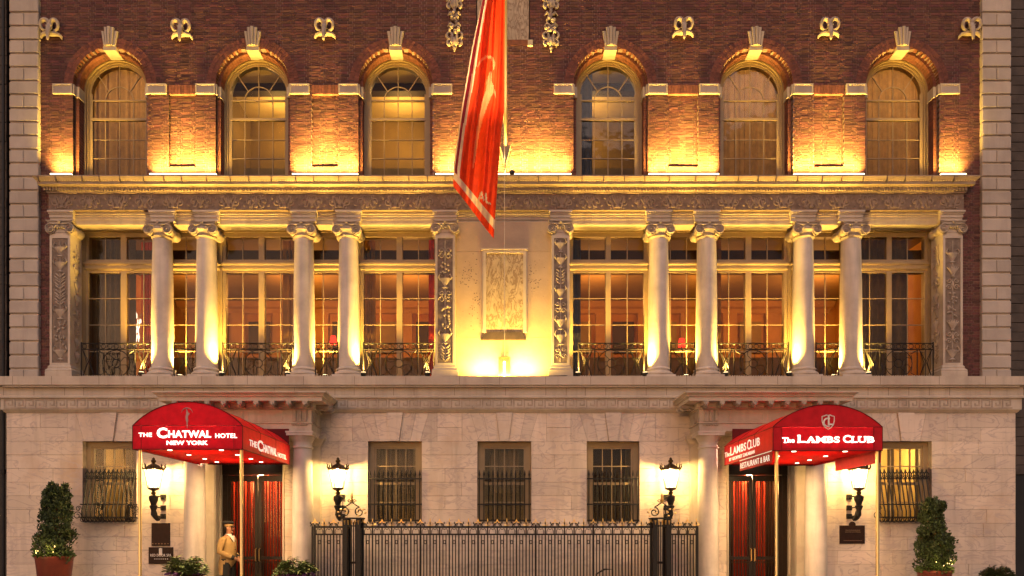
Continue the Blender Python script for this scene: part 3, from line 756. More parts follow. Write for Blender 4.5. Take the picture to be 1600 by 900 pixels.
# rooms behind the arched windows
def room(x0, x1, y0, y1, z0, z1, mb=None, mwall=None, mceil=None, mfloor=None, name='room'):
    t = .08; m = MB(); m.m = 0
    m.box(x0-t, x0, y0, y1, z0-t, z1+t); m.box(x1, x1+t, y0, y1, z0-t, z1+t); m.box(x0, x1, y1, y1+t, z0-t, z1+t)
    m.m = 1; m.box(x0, x1, y0, y1, z1, z1+t); m.m = 2; m.box(x0, x1, y0, y1, z0-t, z0)
    return part(name, m, [mwall or M['cream'], mceil or M['cream'], mfloor or M['roomdark']], B)
for i, x in enumerate(AXS):
    sheer = i in (0, 4, 5)
    room(x-1.35, x+1.35, YW+.14, 4.0, 9.7, 13.55, None, M['roomgold'] if not sheer else M['cream'])
    nm = ['leftmost', 'second from left', 'third from left', 'fourth from left', 'fifth from left', 'rightmost'][i]
    if sheer:
        curtain(f'beige sheer curtain drawn across the {nm} arched window', x-.85, x+.85, YW+.24, 9.8, 13.3, M['curtain'], 'sheer curtains behind the arched windows', .03, .13)
        lamp('room_lamp', 'POINT', (x+.3, 2.4, 12.6), [120, 0, 0, 0, 105, 130][i], WARM2, shadow_soft_size=.2)
    else:
        # ceiling beam and a lit rear partition as seen from the street
        part('ceiling_beam', MB().box(x-1.34, x+1.34, 2.15, 2.42, 13.34, 13.545), M['roomdark'], B)
        part('wall_cabinet', MB().box(x-1.3, x+(.6 if i == 1 else 1.1), 3.4, 3.95, 9.7, 11.9), M['shade'], B)
        lamp('room_lamp', 'POINT', (x-.2, 3.0, 12.95), [0, 62, 70, 46, 0, 0][i], (1, .60, .15), shadow_soft_size=.25)
        lamp('room_lamp', 'POINT', (x-.4, 1.5, 12.9), 5, (1, .58, .2), shadow_soft_size=.15)  # dim fill lamp added to brighten the ceiling before the beam
        if i == 3:
            curtain('drape tinted blue grey to imitate a reflection, left of the fourth arched window', x-.70, x-.38, YW+.2, 9.8, 13.2, M['bluedrape'], None, .05, .12)  # blue colour stands in for a reflection in the pane
    # roller blind heads

# loggia windows: wide pairs, narrow triples
YL = .62
zt1, zt0, zm1, zm0 = Z(371.5,YL), Z(406.5,YL), Z(427,YL), 5.30
rows = [zm0, Z(549.5,YL), Z(508,YL), Z(466.7,YL), zm1]
WIDE = [((140, 190), (199, 250)), ((354, 405), (414, 464)), ((569, 620), (629, 679)), ((895, 946), (954, 1006)), ((1120, 1164), (1173, 1224)), ((1341, 1384), (1392, 1443))]
WIDE = [((140, 190), (199, 250)), ((354, 405), (414, 464)), ((569, 620), (629, 679)), ((895, 946), (954, 1006)), ((1113, 1164), (1173, 1224)), ((1333, 1384), (1392, 1443))]
NAR = [(266, 341), (480, 556), (1020, 1097), (1238, 1315)]
NAR = [(266, 341), (480, 556), (1022, 1098), (1239, 1314)]
def loggia_window(leaves, cols):
    xa, xb = X(leaves[0][0],YL), X(leaves[-1][1],YL); m = MB(); e = .075
    for xx in (xa, xb):
        s = -1 if xx == xa else 1
        a, b = xx, xx+s*e; m.box(min(a,b), max(a,b), YL-.05, YL+.1, zm0, zt1+.06)
    m.box(xa, xb, YL-.05, YL+.1, zt1, zt1+.06); m.box(xa, xb, YL-.03, YL+.1, zm0-.06, zm0+.02)
    m.box(xa, xb, YL-.04, YL+.1, zm1, zm1+.05); m.box(xa, xb, YL-.04, YL+.1, zt0-.04, zt0)
    lites = []
    for li, (p0, p1) in enumerate(leaves):
        x0, x1 = X(p0,YL), X(p1,YL)
        if li: m.box(X(leaves[li-1][1],YL), x0, YL-.045, YL+.1, zm0, zt1)
        xs = [x0+(x1-x0)*k/cols for k in range(cols+1)]
        for xx in xs[1:-1]:
            m.box(xx-.010, xx+.010, YL-.010, YL+.02, zm0, zm1); m.box(xx-.010, xx+.010, YL-.010, YL+.02, zt0, zt1)
        for zz in rows[1:-1]: m.box(x0, x1, YL-.0095, YL+.02, zz-.010, zz+.010)
        for k in range(cols):
            for j in range(4): lites.append((xs[k], xs[k+1], rows[j], rows[j+1]))
            lites.append((xs[k], xs[k+1], zt0, zt1))
    o = part('window', m, M['wood'], B)
    for a, b, c, d in lites: pane(o, a, b, YL, c, d)
    tb = MB().mould([(0, zt0-.04-.0), (.03, zt0-.05)][::-1] if 0 else [(.0, zm1+.05), (.03, zm1+.07), (.04, zm1+.10), (.04, zm1+.16), (.07, zm1+.19), (.07, zm1+.225), (.03, zm1+.235), (0, zt0-.04)], xa-.07, xb+.07, YL-.05, YL+.1)
    part('transom_bar', tb, M['wood'], o)
for wd in WIDE: loggia_window(wd, 2)
for a, b in NAR: loggia_window(((a, b),), 3)
# posts and head between the windows
m = MB(); edges = sorted([(X(w_[0][0],YL), X(w_[-1][1],YL)) for w_ in WIDE]+[(X(a,YL), X(b,YL)) for a, b in NAR])
lims = [(X(112,.45), X(700,.5)), (X(872,.5), X(1470,.45))]
for l0, l1 in lims:
    cur = l0
    for a, b in edges+[(99, 99)]:
        if a < l0 or a > l1:
            if a == 99: m.box(cur, l1, YL-.09, YL+.14, 5.25, 8.97)
            continue
        m.box(cur, a-.072, YL-.09, YL+.14, 5.25, 8.97)
        m.box(cur+.03, a-.10, YL-.12, YL-.08, 5.25, 8.97) if a-.10 > cur+.05 else None
        cur = b+.072
    m.box(l0, l1, YL-.055, YL+.14, zt1+.061, 8.975); m.box(l0, l1, YL-.10, YL, zt1+.10, 8.976); m.box(l0, l1, YL-.13, YL, zt1+.13, 8.977)
part('window_posts', m, M['wood'], B)
# rooms behind the loggia
for (x0, x1) in ((X(112,.45), X(715,.5)), (X(858,.5), X(1470,.45))):
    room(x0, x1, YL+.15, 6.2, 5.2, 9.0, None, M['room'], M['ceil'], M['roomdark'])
    part('wainscot', MB().box(x0+.01, x1-.01, 5.9, 6.19, 5.2, 7.15), M['roomdark'], B)
    npil = 7
    for q in range(npil):
        xx = x0+(x1-x0)*(q+.5)/npil
        part('wall_pilaster', MB().box(xx-.22, xx+.22, 6.05, 6.19, 7.15, 8.6), M['room2'], B)
        if q < npil-1:
            xc_ = x0+(x1-x0)*(q+1)/npil; part('wall_painting', MB().box(xc_-.34, xc_+.34, 6.12, 6.18, 7.35, 8.35), M['roomdark'] if q % 2 else M['roomgold'], B)
    part('room_cornice', MB().mould([(0, 8.6), (.05, 8.62), (.08, 8.75), (.16, 8.8), (.2, 8.98)], x0+.25, x1-.25, 6.19, 6.195), M['room2'], B)
    part('dark_board', MB().box(x0+.02, x1-.02, 1.0, 1.08, 8.30, 8.66), M['roomdark'], B)  # added dark board, darkens the lower half of the transom panes
    for q in range(3): lamp('room_lamp', 'POINT', (x0+(x1-x0)*(q+.5)/3, 3.6, 8.2), (([80, 220, 160] if x0 < -5 else [170, 120, 190])[q]), (1, .44, .09), shadow_soft_size=.25)
curtain('olive grey drapes hanging behind the loggia window beside the far left pier', X(137,.8), X(206,.8), .95, 5.3, 8.9, M['drape'], None, .05, .17)
curtain('dark red narrow drape beside the loggia window left of the niche', X(668,.8), X(684,.8), .95, 5.3, 8.9, M['reddrape'], None, .04, .12)
curtain('blue grey narrow drape in the loggia window right of the niche', X(888,.8), X(908,.8), .95, 5.3, 8.9, M['bluedrape'], None, .04, .12)
curtain('grey beige wide drapes filling the far right loggia window', X(1331,.8), X(1425,.8), .95, 5.3, 8.9, M['drape'], None, .06, .17)
curtain('dark red drape hanging in the second leaf of the far left loggia window', X(212,.8), X(240,.8), 1.1, 5.3, 8.9, M['reddrape'], None, .03, .1)
M['golddrape'] = cloth('gold_drape', (0.34, 0.19, 0.055), .3)
curtain('gold drape gathered behind the second loggia window from the left', X(440,.8), X(466,.8), .98, 5.3, 8.9, M['golddrape'], None, .05, .13)
curtain('gold drape gathered at the left of the third loggia window from the left', X(566,.8), X(584,.8), .98, 5.3, 8.9, M['golddrape'], None, .05, .13)
curtain('gold drape gathered at the left of the second loggia window from the right', X(1110,.8), X(1130,.8), .98, 5.3, 8.9, M['golddrape'], None, .05, .13)
# added glowing beads imitating pane reflections, and table lamps inside
def glint_chandelier(label, x, y, z):
    t = thing('glint_chandelier', label, 'glint_chandelier', (x, y, z))
    m = MB(); m.tube([(0,0,.5), (0,0,8.98-z)], .012); m.ell((0,0,.45), (.05,.05,.08))
    for k in range(6):
        a = PI*k/3; m.tube([(0,0,.4), (.16*math.cos(a),.16*math.sin(a),.25), (.3*math.cos(a),.3*math.sin(a),.42)], .012, 5)
    part('frame', m, M['gold'], t)
    q = random.Random(int(x*10)); m = MB()
    for k in range(70):
        u = q.random(); a = q.uniform(0, 2*PI); r = .30*(1-u)**.5*q.uniform(.6, 1)
        m.ell((r*math.cos(a), r*math.sin(a), .42-u*1.0), (.016, .016, q.uniform(.03, .09)), 4, 3)
    part('glint_beads', m, M['crystal'], t, kind='stuff')
    return t
glint_chandelier('added glowing beads imitating white reflections behind the left leaf of the far left loggia window', X(164,1.6), 1.6, 7.0)
glint_chandelier('added glowing beads imitating white reflections behind the right leaf of the far left loggia window', X(207,1.9), 1.9, 7.0)
def table_lamp(label, x, y, z, m='bulb'):
    t = thing('table_lamp', label, 'lamp', (x, y, z-.9))
    part('stand', MB().lathe(0, 0, [(.12, -1.0), (.12, -.96), (.03, -.9), (.02, .8)], 8), M['bronze'], t)
    part('lamp_shade', MB().lathe(0, 0, [(.11, .78), (.065, 1.0)], 10), M[m], t)
M['redlamp'] = emit('red_shade', (1, .04, .02), 1.6); M['amberlamp'] = emit('amber_shade', (1, .5, .12), 4)
table_lamp('red shaded lamp glowing between the middle left columns', X(518,2), 2.2, Z(531,2.2), 'redlamp')
table_lamp('red shaded lamp glowing between the columns right of the niche', X(1068,2), 2.2, Z(535,2.2), 'redlamp')
# ------------------------------------------------------------------ balcony railings (parts of the building)
def railing(p0, p1):
    YR = .10; x0, x1 = X(p0,YR), X(p1,YR); W = x1-x0; m = MB(); zb, zt = 5.29, Z(536.5,YR)
    z2 = zt-.145; t = .011
    for zz in (zt, z2, zb): m.tube([(x0, YR, zz), (x1, YR, zz)], .013, 5)
    for xx in (x0, x1): m.tube([(xx, YR, zb), (xx-.0, YR-.0, zt+.03)], .016, 5)
    n = max(3, round(W/.145))
    for k in range(n):
        cx = x0+W*(k+.5)/n; m.tube([(cx+.055*math.cos(a), YR, (zt+z2)/2+.055*math.sin(a)) for a in [2*PI*q/10 for q in range(10)]], .008, 4, True)
    def lattice(a, b):
        w_ = b-a
        for c, d in ((0, 1), (1, 0)): m.tube([(a+w_*c, YR, zb), (a+w_*(c+(d-c)*.45), YR-.02, (zb+z2)/2), (a+w_*d, YR, z2)], .009, 4)
        for s in (0, 1):
            m.tube([(a+w_*s, YR, zb), (a+w_*(s+(.5-s)*.75), YR-.01, zb+(z2-zb)*.5), (a+w_*s, YR, z2)], .009, 4)
        m.tube([(a+w_/2, YR, zb), (a+w_/2, YR, z2)], .009, 4)
    if W < 1.0: lattice(x0+.04, x1-.04)
    else:
        pw = .30
        for a in (x0+.03, x1-pw-.03): lattice(a, a+pw)
        for xx in (x0+pw+.08, x1-pw-.08): m.tube([(xx, YR, zb), (xx, YR, z2)], .013, 5)
        a, b = x0+pw+.08, x1-pw-.08; cx, cz = (a+b)/2, (zb+z2)/2; rr = min((b-a)/2-.02, (z2-zb)/2-.01)
        m.tube([(cx+rr*math.cos(q), YR, cz+rr*math.sin(q)) for q in [2*PI*k/24 for k in range(24)]], .011, 4, True)
        m.tube([(cx+.10*math.cos(q), YR, cz+.10*math.sin(q)) for q in [2*PI*k/12 for k in range(12)]], .010, 4, True)
        for k in range(8):
            q = PI*k/4+PI/8; m.tube([(cx+.1*math.cos(q), YR, cz+.1*math.sin(q)), (cx+.24*math.cos(q+.25), YR, cz+.24*math.sin(q+.25)), (cx+rr*math.cos(q), YR, cz+rr*math.sin(q))], .008, 4)
        for sx in (-1, 1):
            for sz in (-1, 1): m.tube([(cx+sx*(rr+.0), YR, cz+sz*.08), (cx+sx*(rr-.03), YR, cz+sz*rr*.7), (cx+sx*(b-a)*.48, YR, cz+sz*(rr-.02))], .009, 4)
        k = a
    m2 = MB(); n = int(W/.055)
    for k in range(n+1): m2.box(x0+W*k/n-.009, x0+W*k/n+.009, YR-.04, YR+.03, 5.25, 5.33)
    o = part('balcony_railing', m, M['iron'], B); part('railing_feet', m2, M['lime'], o, kind='stuff')
for p in ((127, 236), (272, 306), (348, 459), (493, 528), (568, 678), (904, 1006), (1048, 1086), (1122, 1232), (1275, 1310), (1350, 1458)): railing(*p)

# ------------------------------------------------------------------ ground floor entablature with the key band
GX0, GX1 = X(10, 0), X(1587, 0)
zz = lambda py, p: Z(py, -p)
prof = [(.01, zz(645,.03)), (.04, zz(643,.04)), (.06, zz(640.5,.06)), (.085, zz(640,.085)), (.085, zz(622,.085)), (.13, zz(621.5,.13)), (.13, zz(619,.13)), (.11, zz(618,.11)), (.11, zz(605,.11)), (.15, zz(603.5,.15)), (.22, zz(602,.22)), (.24, zz(601,.24)), (.24, 5.245)]
part('belt_course', MB().mould(prof, GX0, GX1, 0.0, .7), M['lime'], B)
part('balcony_floor', MB().box(GX0+.05, GX1-.05, -.20, YL+.2, 5.0, 5.25), M['lime'], B)
kz0, kz1 = zz(638.5,.085), zz(624,.085); kh = kz1-kz0; kw = kh*1.12
m = MB(); t = kh*.13; y0, y1 = -.097, -.07
def seg(a, b, c, d): m.box(a*kw, b*kw, y0, y1, c*kh, d*kh)
seg(0, .12, 0, 1); seg(.12, .88, .87, 1); seg(.76, .88, .30, .87); seg(.38, .76, .30, .43); seg(.38, .50, .43, .62)
seg(.12, 1.0, 0, .13)
km = m.mesh('meander_motif', M['carve'])
def PORTI(px): return X(px, -.085)
x = GX0; skip = [(X(262,-.1), X(503,-.1)), (X(1074,-.1), X(1315,-.1))]
while x < GX1-kw:
    if not any(a-kw < x < b for a, b in skip): link('meander_motif', km, B, (x, 0, kz0))
    x += kw
m = MB(); q = random.Random(5)
x = GX0
while x < GX1: m.box(x, x+.008, -.112, -.05, zz(618,.11)+.002, zz(605.2,.11)); x += q.choice((.45, .48, .72, .95))
x = GX0+.3
while x < GX1: m.box(x, x+.008, -.2415, -.05, zz(601,.24)+.004, 5.2465); x += q.uniform(.9, 1.4)
part('course_joints', m, M['darkslab'], B, kind='stuff')

# ------------------------------------------------------------------ ashlar of the ground floor
GW = [(129, 213), (575, 659), (746, 830), (917, 999), (1372, 1456)]
DOORS = [(322, 444), (1136, 1256)]
zr = [Z(645), Z(668), Z(689.4)]; 
while zr[-1] > 0.1: zr.append(zr[-1]-21.35/66)
q = random.Random(21); back = MB(); low = MB()
for i in range(len(zr)-1):
    za, zb = zr[i+1], zr[i]; zm = (za+zb)/2; cuts = [(X(a), X(b)) for a, b in DOORS]
    py = CY-(zm-CZ)*66
    if 690 < py < 817: cuts += [(X(a), X(b)) for a, b in GW]
    bcuts = list(cuts)
    if py < 690: cuts += [((X(a)+X(b))/2-66/66, (X(a)+X(b))/2+66/66) for a, b in GW]
    for a, b in sub((GX0, GX1), bcuts): back.box(a+.001, b-.001, .012, .45, za, zb)
    for a, b in sub((GX0, GX1), cuts):
        x = a
        while x < b-.01:
            L = q.choice((.55, .8, .95, 1.1, 1.3, 1.5)); e = x+L
            if b-e < .35: e = b
            y = q.uniform(-.0035, .0025); mm = MB().cbox(x+.0022, e-.0022, y, .03, za+.0022, zb-.0022, .004)
            if py < 905:
                c = Vector(((x+e)/2, 0, zm)); mm.v = [tuple(Vector(v)-c) for v in mm.v]; part('stone_block', mm, M['marble'], B, loc=c)
            else: low.merge(mm)
            x = e
part('wall_backing', back, M['joint'], B); part('lower_blocks', low, M['marble'], B, kind='stuff')
# flat arches
for a, b in GW:
    cx = (X(a)+X(b))/2; z0, z1 = zr[2], zr[0]; hb = (X(b)-X(a))/2
    tops = [-1.0, -.62, -.20, .20, .62, 1.0]; bots = [-1.0, -.36, -.115, .115, .36, 1.0]
    tops = [-1.0, -.80, -.50, -.195, .195, .50, .80, 1.0]; bots = [-1.0, -.60, -.36, -.105, .105, .36, .60, 1.0]
    for k in range(7):
        e = .0025; y = -.055 if k == 3 else q.uniform(-.004, .002)
        part('keystone' if k == 3 else 'voussoir', MB().prism([(cx+bots[k]+e, z0+.002), (cx+bots[k+1]-e, z0+.002), (cx+tops[k+1]-e, z1-.003), (cx+tops[k]+e, z1-.003)], y, .03), M['marble'], B)
# ground floor sash windows
YG = .22
def ground_window(i, a, b, top, bot):
    x0, x1 = X(a), X(b); z0, z1 = zr[8], zr[2]; m = MB(); f = .12
    m.box(x0-.02, x0+f, YG-.06, YG+.1, z0, z1+.01); m.box(x1-f, x1+.02, YG-.06, YG+.1, z0, z1+.01); m.box(x0+f, x1-f, YG-.06, YG+.1, z1-.11, z1+.01); m.box(x0+f, x1-f, YG-.06, YG+.1, z0, z0+.06)
    a0, a1 = x0+f, x1-f; zt = z1-.11; zm = (z0+z1)/2-.02
    for xx, s in ((a0, 1), (a1, -1)): m.box(min(xx, xx+s*.05), max(xx, xx+s*.05), YG-.03, YG+.05, z0+.06, zt)
    m.box(a0+.05, a1-.05, YG-.03, YG+.05, zt-.05, zt); m.box(a0, a1, YG-.035, YG+.05, zm-.03, zm+.03)
    g0, g1 = a0+.05, a1-.05; xs = [g0+(g1-g0)*k/4 for k in range(5)]; zs = [z0+.06, (z0+.06+zm)/2, zm, (zm+zt-.05)/2, zt-.05]
    for xx in xs[1:-1]: m.box(xx-.011, xx+.011, YG-.02, YG+.03, z0+.06, zt-.05)
    for z in (zs[1], zs[3]): m.box(g0, g1, YG-.0195, YG+.03, z-.011, z+.011)
    o = part('window', m, M['wood'], B)
    for k in range(4):
        for j in range(4): pane(o, xs[k], xs[k+1], YG+.005, zs[j], zs[j+1])
    part('window_sill', MB().cbox(x0-.0, x1+.0, -.02, .3, z0-.001, z0+.03, .004), M['lime'], B)
    return x0, x1, z0, z1
for i, (a, b) in enumerate(GW):
    x0, x1, z0, z1 = ground_window(i, a, b, 690, 817)
    room(x0-.25, x1+.25, YG+.11, 2.2, z0-.4, z1+.25, None, [M['cream'], M['shade'], M['shade'], M['roomdark'], M['cream']][i], M['shade'])
    lamp('room_lamp', 'POINT', ((x0+x1)/2+.2, 1.3, z1-.25), [30, 9, 3.5, 4.0, 75][i], [(1,.66,.28), (1,.70,.36), (1,.72,.5), (1,.5,.36), (1,.64,.20)][i], shadow_soft_size=.12)
nm = ['far left', 'second', 'middle', 'fourth', 'far right']
for i, p in ((0, (148, 165)), (0, (196, 212)), (1, (592, 645)), (2, (765, 812)), (3, (978, 990)), (4, (1385, 1396)), (4, (1430, 1442))):
    side = {0: ('left', 'right')[p[0] > 180], 1: '', 2: '', 3: 'right', 4: ('left', 'right')[p[0] > 1400]}[i]
    wide = i in (1, 2)
    lab = (f'dim grey blind cloth hanging in the barred window left of the middle one' if i == 1 else 'dim grey blind cloth hanging in the middle barred window') if wide else f'drape at the {side} side inside the {nm[i]} barred ground window'
    curtain(lab, X(p[0],.5), X(p[1],.5), .5, zr[8] if not wide else zr[6]+.1, zr[2]+.1, M['shade'] if i in (1, 2) else M['drape'], None, .025, .11)

# window grilles: two bellied ones at the ends, three straight spiked ones
def grille_belly(a, b, py0, py1):
    x0, x1 = X(a, -.1), X(b, -.1); n = 12; o = bpy.data.objects.new('window_grille', None); C.objects.link(o); o.parent = B
    zt, z1, zm, zb = Z(py0,-.1), Z(py0+15,-.08), Z(788,-.25), Z(815.5,-.25)
    bar = MB()
    pts = [(0, -.03, zt), (0, -.05, z1+.05), (0, -.04, z1), (0, -.10, (z1+zm)/2+.1), (0, -.20, zm), (0, -.27, zm-.16), (0, -.26, zb+.07), (0, -.20, zb+.01), (0, -.10, zb), (0, -.02, zb+.04)]
    bar.tube(pts, .016, 5)
    for s in (-1, 1): bar.tube([(s*.005, -.045, z1+.01), (s*.05, -.045, z1+.06), (s*.052, -.045, z1+.12), (s*.01, -.04, z1+.175), (0, -.035, zt)], .014, 4)
    bar.tube([(.022*math.cos(k), -.045, z1+.075+.022*math.sin(k)) for k in [2*PI*j/8 for j in range(8)]], .008, 4, True)
    bar.tube([(.05*math.cos(k), -.25, zb+.055+.05*math.sin(k)) for k in [2*PI*j/10 for j in range(10)]], .009, 4, True)
    me = bar.mesh('bar', M['iron'])
    for k in range(n): link('bar', me, o, (x0+(x1-x0)*(k+.5)/n, 0, 0))
    for yy, z in ((-.042, z1), (-.205, zm), (-.255, zb+.11)): part('rail', MB().box(x0-.03, x1+.03, yy-.012, yy+.012, z-.014, z+.014), M['iron'], o)
    m = MB()
    for s, xx in ((-1, x0), (1, x1)):
        for cz, r in ((zm-.10, .07), (zm-.26, .10)):
            m.tube([(xx+s*(r-r*(1-k/15*.7)*math.cos(k*.55)), -.2, cz+r*(1-k/15*.7)*math.sin(k*.55)) for k in range(16)], .010, 4)
        for z in (zm, zb+.11): m.box(xx-.01, xx+.01, -.25, .05, z-.012, z+.012)
    part('scroll', m, M['iron'], o)
grille_belly(131, 211, 733, 817); grille_belly(1374, 1453, 733, 817)
def grille_spike(a, b):
    x0, x1 = X(a, -.03), X(b, -.03); n = 12; o = bpy.data.objects.new('window_grille', None); C.objects.link(o); o.parent = B
    zt, z1, z2, zb = Z(734,-.03), Z(748,-.03), Z(788,-.03), Z(817,-.03)
    bar = MB(); bar.tube([(0, -.035, zb), (0, -.035, zt-.12)], .014, 5); bar.tube([(0, -.035, zt-.15), (0, -.035, zt-.11), (0, -.035, zt)], [.014, .024, .002], 6)
    me = bar.mesh('bar', M['iron'])
    for k in range(n): link('bar', me, o, (x0+(x1-x0)*(k+.3)/(n-.4), 0, 0))
    for z in (z1, z2, zb+.06): part('rail', MB().box(x0-.01, x1+.01, -.05, -.02, z-.016, z+.016), M['iron'], o)
    for xx in (x0, x1): part('bracket', MB().box(xx-.012, xx+.012, -.018, .04, z2-.02, z2+.02), M['iron'], o)
for a, b in GW[1:4]: grille_spike(a+1, b-1)

# ------------------------------------------------------------------ porticos and doors
def portico(xc, d0, d1, mirror):
    """xc centre of the column pair; d0,d1 door opening px at the wall plane"""
    YP = -.60; h = 1.233
    sh = MB(); prof = []
    for k in range(11):
        t = k/10; prof.append((.245-.035*t**1.8, .28+(3.50-.28)*t))
    sh.lathe(0, 0, prof, 32); me = sh.mesh('portico_column', M['col'], True)
    cp = MB(); cp.lathe(0, 0, [(.21, 3.50), (.235, 3.51), (.24, 3.535), (.212, 3.55), (.212, 3.64), (.225, 3.66), (.27, 3.75), (.285, 3.77), (.285, 3.78)], 32); cp.box(-.295, .295, -.295, .295, 3.781, 3.84); cp.box(-.31, .31, -.31, .31, 3.84, 3.875)
    bs = MB(); bs.box(-.33, .33, -.33, .33, 0, .14); bs.lathe(0, 0, [(.31, .14), (.33, .17), (.32, .215), (.27, .235), (.265, .26), (.25, .29)], 28)
    cme_, bme_ = cp.mesh('capital', M['col'], True), bs.mesh('column_base', M['col'], True)
    for s in (-1, 1):
        c = link('portico_column', me, B, (xc+s*h, YP, 0)); link('capital', cme_, c); link('column_base', bme_, c)
        # anta behind the column
        m = MB(); xa = xc+s*(h+.02); m.box(xa-.26, xa+.26, -.10, .02, 0, 3.6)
        m.mould([(0, 3.6), (.02, 3.62), (.02, 3.66), (.05, 3.70), (.08, 3.76), (.10, 3.78), (.10, 3.875)], xa-.26, xa+.26, -.10, .0)
        part('pilaster', m, M['lime'], B)
    x0, x1 = xc-h-.265, xc+h+.265; yf = YP-.25
    m = MB(); m.mould([(0, 3.876), (0, 4.04), (.025, 4.05), (.025, 4.07), (0, 4.075), (0, 4.36), (.03, 4.37), (.03, 4.39)], x0, x1, yf, .02)
    part('portico_entablature', m, M['lime'], B)
    for s in (-1, 1):                                          # triglyphs over the columns
        cx = xc+s*h
        m = MB()
        for k in (-1, 0, 1): m.box(cx+k*.12-.042, cx+k*.12+.042, yf-.03, yf, 4.10, 4.34)
        m.box(cx-.185, cx+.185, yf-.035, yf, 4.34, 4.362); m.box(cx-.185, cx+.185, yf-.03, yf+.01, 4.02, 4.035)
        for k in range(6): m.ell((cx-.15+k*.06, yf-.015, 4.012), (.018, .018, .014), 6, 4)
        xs = cx+s*.265
        for k in (-1, 0, 1): m.box(min(xs, xs+s*.03), max(xs, xs+s*.03), YP+k*.12-.042, YP+k*.12+.042, 4.10, 4.34)
        part('triglyph', m, M['carve'], B)
    for a, b in ((xc-.85, xc-.05), (xc+.05, xc+.85)):
        m = MB()
        for q0, q1, z0, z1 in ((a, b, 4.10, 4.125), (a, b, 4.31, 4.335), (a, a+.025, 4.125, 4.31), (b-.025, b, 4.125, 4.31)): m.box(q0, q1, yf-.012, yf+.01, z0, z1)
        part('frieze_panel', m, M['lime'], B)
    m = MB().mould([(.03, 4.39), (.06, 4.40), (.06, 4.50), (.31, 4.505), (.31, 4.585), (.34, 4.60), (.35, 4.63), (.40, 4.665), (.415, 4.67), (.415, 4.70)], x0, x1, yf, .02)
    part('portico_cornice', m, M['lime'], B)
    mod = MB()                                                 # scroll modillion under the corona
    pts = [(-.30, 4.497), (-.30, 4.44), (-.27, 4.405), (-.20, 4.41), (-.12, 4.43), (-.05, 4.42), (-.02, 4.395), (0, 4.395), (0, 4.497)]
    vs = [(sx, y, z) for sx in (-.055, .055) for y, z in pts]; n = len(pts)
    mod.add(vs, [tuple(range(n)), tuple(range(2*n-1, n-1, -1))]+[(k, (k+1) % n, (k+1) % n+n, k+n) for k in range(n)])
    mod.tube([(0, -.30, 4.46), (0, -.315, 4.42), (0, -.27, 4.385), (0, -.15, 4.40), (0, -.03, 4.385)], [.02, .03, .035, .03, .02], 5)
    mo = mod.mesh('modillion', M['carve'])
    n = 9
    for k in range(n): link('modillion', mo, B, (x0+.06+(x1-x0-.12)*k/(n-1), yf-.055, 0))
    for s in (-1, 1):
        for y in (YP, -.30): o = link('modillion', mo, B, (xc+s*(h+.32), y, 0)); o.rotation_euler = (0, 0, s*PI/2)
    # door opening: stone reveal, header, doors
    a, b = X(d0), X(d1); yd = .95
    m = MB(); m.box(a-.35, a, .46, yd+.3, 0, 3.7); m.box(b, b+.35, .46, yd+.3, 0, 3.7); m.box(a-.35, b+.35, .46, yd+.3, 3.55, 3.9)
    for xx, s in ((a, 1), (b, -1)):                            # moulded reveal strips and block joints
        for y0, y1, t in ((-.04, .06, .03), (.40, .46, .02), (yd-.12, yd-.02, .04)): m.box(min(xx, xx+s*t), max(xx, xx+s*t), y0, y1, .55, 3.54)
        m.box(min(xx, xx+s*.05), max(xx, xx+s*.05), -.06, yd-.02, 0, .55)
    m.box(a+.001, b-.001, .001, .459, 3.40, 3.9)
    part('door_reveal', m, M['lime'], B)
    m = MB()
    for k in range(1, 10): 
        z = .55+k*.33
        for xx, s in ((a, 1), (b, -1)): m.box(min(xx-s*.01, xx+s*.0025), max(xx-s*.01, xx+s*.0025), .07, .39, z, z+.008)
    part('reveal_joints', m, M['mortar'], B, kind='stuff')
    da, db = a+.04, b-.04; dm = (da+db)/2; m = MB(); ht = 3.03
    m.box(da, da+.13, yd-.04, yd+.08, 0, 3.4); m.box(db-.13, db, yd-.04, yd+.08, 0, 3.4); m.box(da, db, yd-.06, yd+.08, ht, 3.54)
    for k in range(12): m.ell((da+.18+k*(db-da-.36)/11, yd-.06, ht+.26), (.028, .02, .035), 6, 4)
    fr = part('door_frame', m, M['door'], B)
    for s in (-1, 1):
        x0_, x1_ = (da+.13, dm-.005) if s < 0 else (dm+.005, db-.13); m = MB()
        m.box(x0_, x0_+.085, yd-.03, yd+.04, .02, ht-.01); m.box(x1_-.085, x1_, yd-.03, yd+.04, .02, ht-.01); m.box(x0_+.085, x1_-.085, yd-.03, yd+.04, ht-.16, ht-.01); m.box(x0_+.085, x1_-.085, yd-.03, yd+.04, .02, .35)
        m.box(x0_+.085, x1_-.085, yd-.028, yd+.04, .92, 1.0)
        d = part('door', m, M['door'], B); pane(d, x0_+.085, x1_-.085, yd+.02, .35, ht-.16)
        nb = 8; bm_ = MB().box(-.010, .010, -.012, .012, .35, ht-.10); bme2 = bm_.mesh('bar', M['door'])
        for k in range(nb): link('bar', bme2, d, (x0_+.085+(x1_-x0_-.17)*(k+.5)/nb, yd-.02, 0))
        m = MB()
        for k in range(nb):
            cx = x0_+.085+(x1_-x0_-.17)*(k+.5)/nb
            for z in (.86, .46): m.tube([(cx+.030*math.cos(q), yd-.03, z+.035*math.sin(q)) for q in [2*PI*j/8 for j in range(8)]], .006, 4, True)
            m.ell((cx, yd-.02, ht-.13), (.014, .014, .03), 5, 4)
        part('grille_ring', m, M['bronze'], d, kind='stuff')
